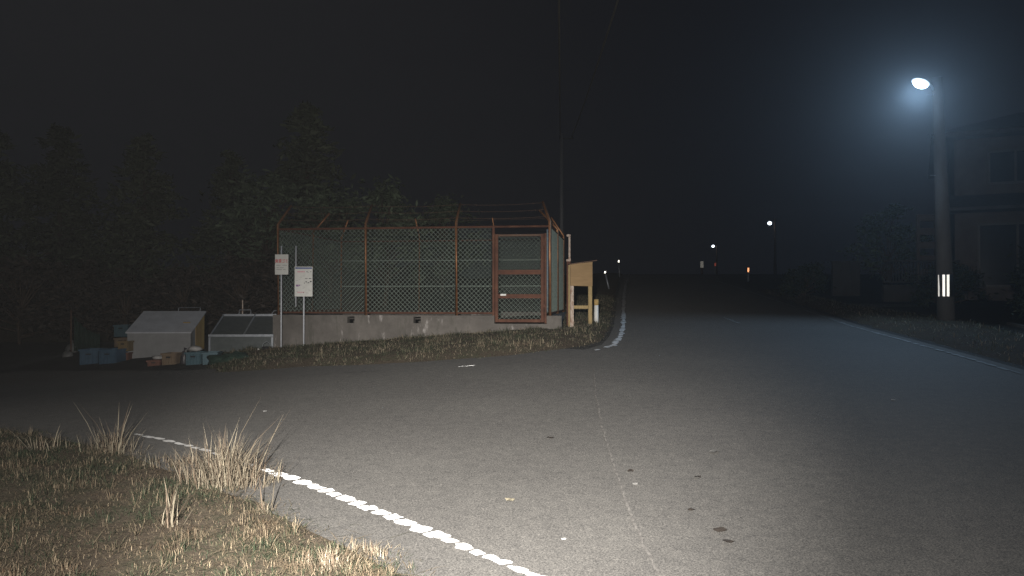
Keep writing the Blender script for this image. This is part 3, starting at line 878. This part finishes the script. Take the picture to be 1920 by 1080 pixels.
# folded green net
q = at(437, 682); k = q.y / 1500
b = MB()
for i in range(5): b.blob((random.uniform(-.25, .25), random.uniform(0, .25), .07 + .05 * (i % 3)), (.28, .2, .1), i + 20, .3)
o = b.build('net', M['net'], smooth=True); o.location = (q.x, q.y, gz(q.x, q.y)); tag(o, 'dark green net heaped between teal crate and white bag', 'net')
# bucket before cage
q = at(497, 664); k = q.y / 1500
bk = empty('bucket', (q.x, q.y, gz(q.x, q.y)), 'small dark bucket at the right end of the waste cage', 'bucket')
b = MB(); b.tube([(0, .1, 0), (0, .1, .2)], [.07, .095], 14); b.build('body', M['black'], bk, smooth=True)
b = MB(); b.tube([(-.095, .1, .19), (-.07, .1, .27), (0, .1, .31), (.07, .1, .27), (.095, .1, .19)], .006, 5); b.build('handle', M['galv'], bk)
# net hanging on a post, far left
q = at(133, 662); k = q.y / 1500
npst = empty('net_post', (q.x, q.y, gz(q.x, q.y)), 'thin post with green net hanging beside it, far left', 'post')
b = MB(); b.tube([(0, 0, 0), (0, 0, 84 * k)], .02, 7); b.build('shaft', M['darkwood'], npst)
b = MB(); n = 40; ww = 50 * k
for i in range(n + 1):
    x = .05 + ww * i / n; s = 4 * (i / n) * (1 - i / n) * .12
    for z in (.1, 72 * k * (1 - .45 * (i / n)) - s): b.v.append((x, .06 + .05 * math.sin(i * .9), z))
b.f = [(2 * i, 2 * i + 2, 2 * i + 3, 2 * i + 1) for i in range(n)]
o = b.build('net', M['net'], npst, smooth=True); o.modifiers.new('thick', 'SOLIDIFY').thickness = .006

# ------------------------------------------------------------------ street lamps
pb = at(1775, 607); px0, py0 = pb.x, pb.y
zg = right_z(px0, py0)
lamp = empty('street_lamp', (px0, py0, zg), 'tall concrete pole carrying the brightest street lamp, white reflective strips', 'street lamp')
top = P(1757, 146, py0 - .1)
tv = top - lamp.location
b = MB(); b.tube([(0, 0, -.3), tv * .5, tv], [.195, .15, .105], 24); b.build('pole', M['conpole'], lamp, smooth=True)
def on_pole(zw):
    f = (zw - zg) / tv.z
    return tv * f, (.195 + (.105 - .195) * f) if f > .5 else (.195 - .09 * f)
# reflective band
zlo, zhi = P(1775, 556, py0).z, P(1775, 515, py0).z
c0, r0 = on_pole(zlo); c1, r1 = on_pole(zhi)
def strip(a0, a1, name, m, lift, par, n=6):
    b = MB()
    for i in range(n + 1):
        a = a0 + (a1 - a0) * i / n
        for c, r in ((c0, r0), (c1, r1)):
            b.v.append((c.x + math.cos(a) * (r + lift), c.y + math.sin(a) * (r + lift), c.z))
    b.f = [(2 * i, 2 * i + 2, 2 * i + 3, 2 * i + 1) for i in range(n)]
    o = b.build(name, m, par, smooth=True); o.modifiers.new('thick', 'SOLIDIFY').thickness = .003
    return o
face = math.atan2(-py0, -px0)
band = strip(face - 1.35, face + 1.15, 'reflector_band', M['black'], .004, lamp, 18)
for a, wd_ in ((-.74, .03), (-.16, .05), (.30, .05)):
    cc = (c0 + c1) / 2; rr = (r0 + r1) / 2; b = MB()
    b.box(cc + Vector((math.cos(face + a) * (rr + .010), math.sin(face + a) * (rr + .010), 0)), (wd_, .008, zhi - zlo - .01), face + a * .12 + PI / 2)
    b.build('reflective_strip', M['refl'], band)
# step bolts
for yy, ln in ((180, .2), (253, .2), (330, .17)):
    z = P(1750, yy, py0).z; c, r = on_pole(z)
    b = MB(); b.tube([(c.x - r + .02, c.y - .02, z - zg), (c.x - r - ln + .05, c.y - .02, z - zg)], .012, 6); b.build('step_bolt', M['galv'], lamp)
# head
hc = P(1726, 156, py0 - .25) - lamp.location
b = MB(); b.tube([tv + Vector((-.08, 0, -.28)), tv + Vector((-.16, -.06, -.2)), hc + Vector((.16, .06, .06))], .025, 8); b.build('bracket', M['galv'], lamp, smooth=True)
tilt = Matrix.Rotation(R(20), 3, 'Y') @ Matrix.Rotation(R(-20), 3, 'X')
def dome(sx, sy, sz, c, up, n=20, m_=8):
    b = MB()
    for i in range(m_ + 1):
        th = PI / 2 * i / m_
        for k_ in range(n):
            a = 2 * PI * k_ / n
            b.v.append(tuple(c + tilt @ Vector((sx * math.cos(a) * math.cos(th), sy * math.sin(a) * math.cos(th), (1 if up else -1) * sz * math.sin(th)))))
    for i in range(m_):
        for k_ in range(n):
            a, d_ = i * n + k_, i * n + (k_ + 1) % n
            b.f.append((a, d_, d_ + n, a + n) if up else (a, a + n, d_ + n, d_))
    return b
hood = dome(.21, .14, .075, hc + tilt @ Vector((0, 0, .012)), True); hood.build('hood', M['housing'], lamp, smooth=True)
dome(.178, .118, .125, hc, False).build('lens', M['lens'], lamp, smooth=True)

def far_lamp(px, py, depth, label):
    p = P(px, py, depth); zz = gz(p.x + .5, depth)
    r = empty('street_lamp', (p.x + .55, depth, zz), label, 'street lamp', 'distant street lamps along the road')
    hh = p.z - zz
    b = MB(); b.tube([(0, 0, -.3), (0, 0, hh + .5)], [.17, .1], 12); b.build('pole', M['darkwood'], r, smooth=True)
    b = MB(); b.tube([(-.09, 0, hh + .15), (-.35, 0, hh + .13)], .03, 6); b.build('bracket', M['galv'], r)
    b = MB(); b.box((-.55, 0, hh + .14), (.5, .26, .07)); b.build('hood', M['housing'], r, bevel=.02)
    b = MB(); b.blob((-.55, -.02, hh + .02), (.21, .2, .2), 1, 0); b.build('lens', M['farlens'], r, smooth=True)
    return p
fl1 = far_lamp(1443, 419, 82, 'distant lamp on a dark pole, higher of the far pair')
fl2 = far_lamp(1337, 462, 120, 'distant lamp on a dark pole, lower and farther of the pair')

# utility pole behind the fence with two cables
up = Vector((P(1053, 400, 60).x, 60, gz(4, 60)))
zt = P(1053, 250, 60).z
upole = empty('utility_pole', up, 'distant grey utility pole rising behind the fence corner', 'utility pole')
b = MB(); b.tube([(0, 0, -.3), (0, 0, zt - up.z)], [.17, .11], 12); b.build('pole', M['signpost'], upole, smooth=True)
b = MB(); b.box((.35, 0, zt - up.z - .4), (1.1, .08, .07)); b.build('cross_arm', M['conpole'], upole)
for x in (-.1, .8):
    b = MB(); b.tube([(x, 0, zt - up.z - .35), (x, 0, zt - up.z - .15)], .06, 8); b.build('insulator', M['conpole'], upole)
def cable(p, q, label):
    b = MB(); pts = []
    for i in range(41):
        t = i / 40; w = p.lerp(q, t); w.z -= 1.0 * 4 * t * (1 - t); pts.append(w - p)
    b.tube(pts, .036, 6); o = b.build('overhead_cable', M['cable'], smooth=True); o.location = p
    tag(o, label, 'cable', 'overhead cables from the utility pole')
cable(Vector((up.x + .8, 60, zt - .15)), Vector((2.2, -12, 10.6)), 'overhead cable slanting up right from the pole behind the fence')
cable(Vector((up.x - .1, 60, zt - .15)), Vector((-.8, -12, 10.6)), 'overhead cable rising almost vertically above the pole')

# ------------------------------------------------------------------ roadside markers
def marker(px, py, hpx, r, label, lean, mshaft, mhead, head_px, name='marker_post', cap=None, group=None, zf=None, head_w=1.0):
    q = at(px, py); k = q.y / 1500; H = hpx * k
    o = empty(name, (q.x, q.y, (zf(q.x, q.y) if zf else h(q.x, q.y)) - .03), label, 'marker post', group)
    tx = lean * k; hh = head_px * k; f = 1 - hh / H
    b = MB(); b.tube([(0, 0, -.1), (tx * f, 0, H * f)], r, 10); b.build('shaft', M[mshaft], o, smooth=True)
    b = MB()
    if mhead.startswith('refl'):
        c_ = Vector((tx * (1 + f) / 2, -.02, H * (1 + f) / 2)); w_ = o.location + c_
        dr = (Vector((-.15, -.3, 2.0)) - w_).normalized(); m_ = dr.to_track_quat('-Y', 'Z').to_matrix()
        b.box(c_ + dr * .03, (2.2 * r * head_w, .02, hh), mtx=m_)
    else: b.tube([(tx * f, 0, H * f), (tx, 0, H)], [r * 1.05 * head_w, r * 1.05 * head_w], 10)
    b.build('head', M[mhead], o, smooth=not mhead.startswith('refl'))
    return o
marker(1118, 610, 45, .05, 'short white post with brown cap right of the wooden board', 0, 'white', 'ochre', 11, zf=far_z)
marker(1144, 545, 38, .035, 'leaning roadside marker with bright tip left of the road', -10, 'galv', 'reflfar', 4, group='reflective markers along the left road edge', head_w=.75)
marker(1162, 520, 33, .04, 'upright roadside marker with bright tip, farther along left edge', -2, 'galv', 'reflfar', 4, group='reflective markers along the left road edge', head_w=.9)
marker(1403, 528, 27, .05, 'roadside marker with glowing orange reflector right of the road', 0, 'galv', 'reflorange', 8, head_w=.7)
marker(1341, 512, 22, .05, 'small dim red roadside marker under the farther lamp', 0, 'galv', 'reflred', 6)
marker(1316, 503, 25, .10, 'distant pale post left of the farther lamp', 0, 'darkwood', 'reflpale', 12)

# ------------------------------------------------------------------ trees, shrubs
def leaf_card(b, p, s, rnd):
    d = Vector((rnd.gauss(0, 1), rnd.gauss(0, 1), rnd.gauss(0, .6))).normalized()
    e = d.cross(Vector((rnd.gauss(0, 1), rnd.gauss(0, 1), rnd.gauss(0, 1)))).normalized()
    b.add([p - d * s, p - e * s * .3, p + d * s, p + e * s * .3], [(0, 1, 2, 3)])

def conifer_meshes(H, Rb, seed, n_br, crown_from, droop, mleaf, leaf):
    rnd = random.Random(seed); t = MB(); c = MB()
    pts = [(.1 * noise.noise(Vector((seed, i, 0))), .1 * noise.noise(Vector((0, i, seed))), H * i / 8) for i in range(9)]
    t.tube([(0, 0, -.3)] + pts[1:], [H * .022 * (1 - .95 * i / 8) + .01 for i in range(9)], 8)
    for i in range(n_br):
        f = crown_from + (1 - crown_from) * (i + rnd.random()) / n_br
        z = H * f; L = Rb * (1 - f) ** .75 * rnd.uniform(.55, 1.15) / (1 - crown_from) ** .75 + .15
        a = rnd.uniform(0, 2 * PI)
        p0 = Vector((0, 0, z)); p1 = Vector((math.cos(a) * L * .55, math.sin(a) * L * .55, z - droop * L * .25)); p2 = Vector((math.cos(a) * L, math.sin(a) * L, z - droop * L * .4))
        t.tube([p0, p1, p2], [.035, .02, .006], 4, cap=False)
        for k in range(int(24 + L * 26)):
            u = rnd.random() ** .6
            q = p0.lerp(p1, u * 2) if u < .5 else p1.lerp(p2, u * 2 - 1)
            sp = .12 + .22 * L * u * .5
            leaf_card(c, q + Vector((rnd.gauss(0, sp), rnd.gauss(0, sp), rnd.gauss(0, sp * .5))), leaf * rnd.uniform(.5, 1.2), rnd)
    return t, c, mleaf

def bushy_meshes(H, Rb, seed, mleaf, leaf, clumps=40, trunk=True, per=70):
    rnd = random.Random(seed); t = MB(); c = MB()
    t.tube([(0, 0, -.3), (.1, 0, H * .3), (0, .1, H * .7)], [H * .03, H * .02, .02], 8)
    for i in range(clumps):
        a = rnd.uniform(0, 2 * PI); rr = Rb * rnd.random() ** .5; z = H * rnd.uniform(.22, .97)
        env = math.sin(PI * min(1, .15 + z / H * .85)) ** .5
        q = Vector((math.cos(a) * rr * env, math.sin(a) * rr * env, z))
        t.tube([(0, 0, z * .5), q], [.03, .01], 4, cap=False)
        cs = Rb * rnd.uniform(.14, .3)
        for k in range(per):
            v = Vector((rnd.gauss(0, 1), rnd.gauss(0, 1), rnd.gauss(0, .7))) * cs * .6
            leaf_card(c, q + v, leaf * rnd.uniform(.5, 1.2), rnd)
    return t, c, mleaf

def plant(name, parts, loc, label, cat, group, rz=0, scale=1.0, woody='trunk', leafy='crown'):
    r = empty(name, loc, label, cat, group, rz); r.scale = (scale, scale, scale)
    t, c, ml = parts
    if isinstance(t, MB):
        to = t.build(woody, M['bark'], r, smooth=True); co = c.build(leafy, M[ml], r)
        return (to.data, co.data, ml)
    for nm, me in ((woody, t), (leafy, c)):
        o = bpy.data.objects.new(nm, me); COL.objects.link(o); o.parent = r
    return parts
def gp(px, y): x = (px - 960) / F * y; return (x, y, gz(x, y) - .05)
TG = 'dark trees behind the fence and bins'
cd = plant('conifer_tree', conifer_meshes(7.0, 2.7, 3, 90, .08, .5, 'cedar', .24), gp(575, 32), 'tall dark conifer rising behind the left end of the fence', 'tree', TG)
plant('conifer_tree', cd, gp(430, 35), 'dark conifer left of the tallest one, above the waste cage', 'tree', TG, 2.1, .82)
plant('conifer_tree', cd, gp(270, 33), 'dark conifer standing behind the grey waste box', 'tree', TG, 4.0, .88)
plant('conifer_tree', cd, gp(110, 36), 'faint conifer towards the left edge behind the bags', 'tree', TG, 1.0, 1.0)
plant('conifer_tree', cd, gp(-20, 31), 'barely visible conifer cut by the left edge of the photo', 'tree', TG, 3.1, .9)
pn_ = plant('pine_tree', bushy_meshes(4.2, 1.75, 5, 'pine', .15, 46), gp(722, 27.5), 'bushy green pine with ragged top behind the middle of the fence', 'tree', TG)
plant('pine_tree', pn_, gp(620, 26), 'bushy pine behind the left fence corner, below the tall conifer', 'tree', TG, 1.7, .88)
plant('pine_tree', pn_, gp(832, 33), 'small faint pine behind the fence, right of the bushy one', 'tree', TG, 2.9, .98)
plant('pine_tree', pn_, gp(500, 28), 'dark bushy pine above the two signs', 'tree', TG, 4.4, .95)
BG = 'brown shrubs on the bank behind the bins'
br = plant('shrub', bushy_meshes(2.0, 1.5, 11, 'brush', .12, 30, per=60), gp(455, 23.5), 'reddish brown shrub behind the waste cage', 'shrub', BG, woody='stem', leafy='foliage')
for i, (px, y, lb) in enumerate(((345, 24, 'brown shrub right behind the grey waste box'), (235, 23.5, 'brown shrub behind the crate stack'), (140, 24, 'brown shrub behind the hanging green net'), (40, 23, 'brown shrub at the left edge of the bank'), (535, 24.5, 'brown shrub between waste cage and fence corner'))):
    plant('shrub', br, gp(px, y), lb, 'shrub', BG, i * 1.3 + .5, random.uniform(.9, 1.25), 'stem', 'foliage')

# ------------------------------------------------------------------ right side: hedge, yard, house
HG = 'dark shrubs around the house yard'
hd = plant('shrub', bushy_meshes(1.5, 1.0, 21, 'hedge', .1, 34, per=80), (11.5, 16.2, gz(11.5, 16.2)), 'dark shrub right behind the ditch at the right edge', 'shrub', HG, woody='stem', leafy='foliage')
for i, (x, y, s, lb) in enumerate(((12.6, 18.0, 1.1, 'dark shrub just right of the lamp pole'), (13.8, 20.2, 1.15, 'dark shrub in front of the house wall'), (11.2, 13.7, .8, 'lowest dark shrub beside the ditch, nearest the camera'), (12.3, 22.5, .85, 'dark shrub between lamp pole and railing'), (9.9, 27, .8, 'dark shrub left of the railing wall, beside the pale block wall'))):
    plant('shrub', hd, (x, y, gz(x, y)), lb, 'shrub', HG, i * 1.1, s, 'stem', 'foliage')
sp = P(1665, 450, 30)
plant('garden_tree', bushy_meshes(3.4, 1.3, 31, 'shrub', .13, 30, per=60), (sp.x, 30, gz(sp.x, 30)), 'garden tree with a few glinting leaves above the railing', 'tree', None)

b = MB()   # drain along the verge
ds = [(9.35, 2), (9.95, 12.5), (11.25, 18.2)]
for i in range(2):
    a, c = Vector((*ds[i], 0)), Vector((*ds[i + 1], 0)); u = (c - a).normalized(); n_ = Vector((u.y, -u.x, 0))
    for o_ in (0, .42):
        q0, q1 = a + n_ * o_, c + n_ * o_
        vs = []
        for q in (q0, q1):
            for w_ in (0, .1):
                for z_ in (-.3, .06): vs.append((q.x + n_.x * w_, q.y + n_.y * w_, h(q.x, q.y) + z_))
        b.add(vs, [(0, 1, 3, 2), (4, 6, 7, 5), (0, 4, 5, 1), (2, 3, 7, 6), (0, 2, 6, 4), (1, 5, 7, 3)])
tag(b.build('drain', M['concrete']), kind='structure')
# pale driveway by the pole
dp = [xy(1560, 590), xy(1600, 578), xy(1740, 575), (12.5, 22.2), (12.6, 24.6), (9.5, 25.2)]
sheet('driveway', dp, lambda x, y: h(x, y) - .012 + .05 * sm(edge_dist((x, y), dp) / .4), .5, M['concrete'])

# railing wall
x0, x1, Y = P(1655, 500, 26).x, P(1765, 500, 26).x, 26.0
zb = gz(x0, Y); zt_, zm = P(1700, 489, 26).z, P(1700, 534, 26).z
rl = empty('railing_wall', ((x0 + x1) / 2, Y, zb), 'low wall with pale barred railing left of the lamp pole', 'wall')
L_ = x1 - x0 + .6
b = MB(); b.box((.3, 0, (zm - zb) / 2 - .05), (L_, .15, zm - zb + .1)); b.build('base_wall', M['yard'], rl)
b = MB(); b.box((.3, 0, zt_ - zb), (L_, .06, .06)); b.box((.3, 0, zm - zb + .09), (L_, .05, .05)); b.build('rail', M['yard'], rl)
b = MB()
for i in range(26): b.box((.3 - L_ / 2 + L_ * (i + .5) / 26, 0, (zt_ + zm) / 2 - zb + .04), (.03, .03, zt_ - zm - .12))
b.build('bars', M['yard'], rl)
# pale block wall
bx0, bx1 = P(1560, 520, 29).x, P(1612, 520, 29).x; zb = gz(bx0, 29)
bwl = empty('block_wall', ((bx0 + bx1) / 2, 29, zb), 'short pale block wall beyond the driveway', 'wall')
hw = P(1580, 492, 29).z - zb
b = MB()
for r_ in range(6):
    for c_ in range(3):
        b.box((-(bx1 - bx0) / 2 + (bx1 - bx0) * (c_ + .5) / 3, 0, hw * (r_ + .5) / 6), ((bx1 - bx0) / 3 - .012, .12, hw / 6 - .012))
b.box((0, .01, hw / 2), (bx1 - bx0 - .03, .09, hw - .03)); b.build('blocks', M['yard'], bwl)
b = MB(); b.box((0, 0, hw + .025), (bx1 - bx0 + .06, .18, .05)); b.build('coping', M['yard'], bwl)
# slatted screen
c = P(1738, 460, 28); zb = gz(c.x, 28); ztop = P(1738, 402, 28).z
ss = empty('slatted_screen', (c.x, 28, zb), 'narrow brown slatted screen standing left of the lamp pole', 'screen')
w_ = 34 / 1500 * 28
b = MB()
for x in (-w_ / 2, w_ / 2): b.box((x, 0, (ztop - zb) / 2), (.1, .1, ztop - zb))
b.build('frame', M['plaster'], ss)
b = MB(); n = 5
for i in range(n): b.box((0, 0, ztop - zb - .12 - i * .48), (w_ - .11, .06, .24))
b.build('slats', M['plaster'], ss)

# house
hx0, hx1, hy0, hy1 = P(1790, 400, 27).x, 27.0, 27.0, 36.0
zb = gz(hx0, 27); ze = P(1850, 262, 27).z - zb; zm = P(1850, 395, 27).z - zb
hs = empty('house', (hx0, hy0, zb), 'dim two storey house with tiled eaves at the right edge', 'house', rz=R(-27))
wd, dpth = hx1 - hx0, hy1 - hy0
b = MB(); b.box((wd / 2, dpth / 2, ze / 2), (wd, dpth, ze)); b.build('wall', M['plaster'], hs)
b = MB(); ov = .7; rh = 1.6
e0, e1 = -ov, wd + ov; f0, f1 = -ov, dpth + ov
b.add([(e0, f0, ze - .02), (e1, f0, ze - .02), (e1, f1, ze - .02), (e0, f1, ze - .02), (e0, f0, ze + .14), (e1, f0, ze + .14), (e1, f1, ze + .14), (e0, f1, ze + .14), (e0 + 3, dpth / 2, ze + rh), (e1 - 3, dpth / 2, ze + rh)],
      [(3, 2, 1, 0), (0, 1, 5, 4), (1, 2, 6, 5), (2, 3, 7, 6), (3, 0, 4, 7), (4, 5, 9, 8), (5, 6, 9), (6, 7, 8, 9), (7, 4, 8)])
b.build('roof', M['tile'], hs)
b = MB(); b.add([(-.5, -1.1, zm), (wd + .4, -1.1, zm), (wd + .4, -.003, zm + .5), (-.5, -.003, zm + .5), (-.5, -1.1, zm - .1), (wd + .4, -1.1, zm - .1), (wd + .4, -.003, zm - .1), (-.5, -.003, zm - .1)],
               [(0, 1, 2, 3), (7, 6, 5, 4), (0, 4, 5, 1), (1, 5, 6, 2), (2, 6, 7, 3), (3, 7, 4, 0)]); b.build('eave', M['tile'], hs)
for (xa, xb, za, zb_) in ((1.0, 2.5, zm + .85, ze - .5), (3.6, 5.4, zm + .85, ze - .5), (6.5, 8.2, zm + .85, ze - .5), (.7, 2.9, .5, zm - .5), (4.0, 6.2, .5, zm - .5), (7.3, 9.5, .5, zm - .5)):
    b = MB(); t = .07
    b.box(((xa + xb) / 2, -.03, zb_), (xb - xa + t, .06, t)); b.box(((xa + xb) / 2, -.03, za), (xb - xa + t, .06, t))
    for x in (xa, (xa + xb) / 2, xb): b.box((x, -.03, (za + zb_) / 2), (t, .056, zb_ - za - t))
    fr = b.build('window', M['sash'], hs)
    b = MB(); b.box(((xa + xb) / 2, -.006, (za + zb_) / 2), (xb - xa - t, .01, zb_ - za - t)); b.build('pane', M['glass'], fr)
b = MB(); b.box((wd / 2 - .2, -1.0, zm + .9), (wd, .05, .06)); b.build('balcony_rail', M['sash'], hs) if False else None

# ------------------------------------------------------------------ haze
b = MB(); b.box((20, 150, 16), (460, 380, 46)); hz = b.build('haze', M['soil'])  # added haze volume, stands in for lens glow round the lamp and raised blacks
hm = bpy.data.materials.new('glow_haze'); hm.use_nodes = True; nt = hm.node_tree
nt.nodes.remove(nt.nodes['Principled BSDF'])
pv = nt.nodes.new('ShaderNodeVolumePrincipled'); pv.inputs['Color'].default_value = (.92, .96, 1, 1)
HAZE = .0019
pv.inputs['Density'].default_value = HAZE; pv.inputs['Anisotropy'].default_value = .80
nt.links.new(pv.outputs[0], nt.nodes['Material Output'].inputs['Volume'])
hz.data.materials.clear(); hz.data.materials.append(hm); hz['kind'] = 'stuff'
hz.location.z = 0

# ------------------------------------------------------------------ light
w = bpy.data.worlds.new('World'); S.world = w; w.use_nodes = True
nt = w.node_tree; bg = nt.nodes['Background']
sky = nt.nodes.new('ShaderNodeTexSky'); sky.sky_type = 'NISHITA'; sky.sun_disc = False
sky.sun_elevation = R(-6); sky.sun_rotation = R(200); sky.altitude = 100
tint = nt.nodes.new('ShaderNodeMix'); tint.data_type = 'RGBA'; tint.inputs[0].default_value = .97
tint.inputs[7].default_value = (.0044, .0047, .0064, 1)
nt.links.new(sky.outputs[0], tint.inputs[6]); nt.links.new(tint.outputs[2], bg.inputs[0]); bg.inputs[1].default_value = 1.0

def light(name, kind, loc, aim, energy, col, **kw):
    l = bpy.data.lights.new(name, kind); l.energy = energy; l.color = col
    for k_, v in kw.items(): setattr(l, k_, v)
    o = bpy.data.objects.new(name, l); COL.objects.link(o); o.location = loc
    o.rotation_euler = (Vector(aim) - Vector(loc)).to_track_quat('-Z', 'Y').to_euler()
    return o
# the news crew's lamp beside the camera: one lamp, a bright core and a wide dim spill
cl = light('camera_lamp', 'POINT', (-.3, -.6, 2.25), P(890, 880, 6), 15500, (1.0, .95, .885), shadow_soft_size=.05)
ax = (P(885, 885, 6) - cl.location).normalized()
cl.data.use_nodes = True; nt = cl.data.node_tree; em = nt.nodes['Emission']
geo = nt.nodes.new('ShaderNodeNewGeometry')
ax2 = (P(800, 860, 6) - cl.location).normalized()
parts_ = []
for a_, lo, k_ in ((ax, .9135, 11300 / 15500), (ax2, .643, 4300 / 15500)):
    dot = nt.nodes.new('ShaderNodeVectorMath'); dot.operation = 'DOT_PRODUCT'; dot.inputs[1].default_value = a_
    nt.links.new(geo.outputs['Incoming'], dot.inputs[0])
    mr = nt.nodes.new('ShaderNodeMapRange'); mr.interpolation_type = 'SMOOTHSTEP'
    mr.inputs[1].default_value = lo; mr.inputs[2].default_value = 1; mr.inputs[3].default_value = 0; mr.inputs[4].default_value = k_
    nt.links.new(dot.outputs['Value'], mr.inputs[0]); parts_.append(mr)
ad = nt.nodes.new('ShaderNodeMath'); ad.operation = 'ADD'
nt.links.new(parts_[0].outputs[0], ad.inputs[0]); nt.links.new(parts_[1].outputs[0], ad.inputs[1])
nt.links.new(ad.outputs[0], em.inputs['Strength'])
# the street lamp's beam, thrown over the road
lp = lamp.location + hc + tilt @ Vector((-.02, -.02, -.24))
light('street_lamp_beam', 'SPOT', lp, (5.6, 14.4, 1), 1300, (.45, .70, 1.0), spot_size=R(128), spot_blend=1.0, shadow_soft_size=.06)
# ------------------------------------------------------------------ camera
cd_ = bpy.data.cameras.new('camera'); cam = bpy.data.objects.new('camera', cd_); COL.objects.link(cam)
cam.location = CAM; cam.rotation_euler = (PI / 2 + PITCH, 0, 0)
cd_.sensor_width = 36; cd_.lens = 36 * F / 1920; cd_.clip_end = 1500; cd_.clip_start = .05
S.camera = cam
S.view_settings.view_transform = 'Standard'; S.view_settings.look = 'None'; S.view_settings.gamma = 1; S.view_settings.exposure = 0
S.render.engine = 'CYCLES'
S.cycles.use_denoising = True; S.cycles.denoising_prefilter = 'NONE'; S.cycles.use_light_tree = False; S.cycles.sample_clamp_direct = 5.0; w.cycles.sampling_method = 'NONE'
S.cycles.use_adaptive_sampling = False
S.cycles.volume_bounces = 0; S.cycles.max_bounces = 5; S.cycles.diffuse_bounces = 2
S.cycles.sample_clamp_indirect = .2
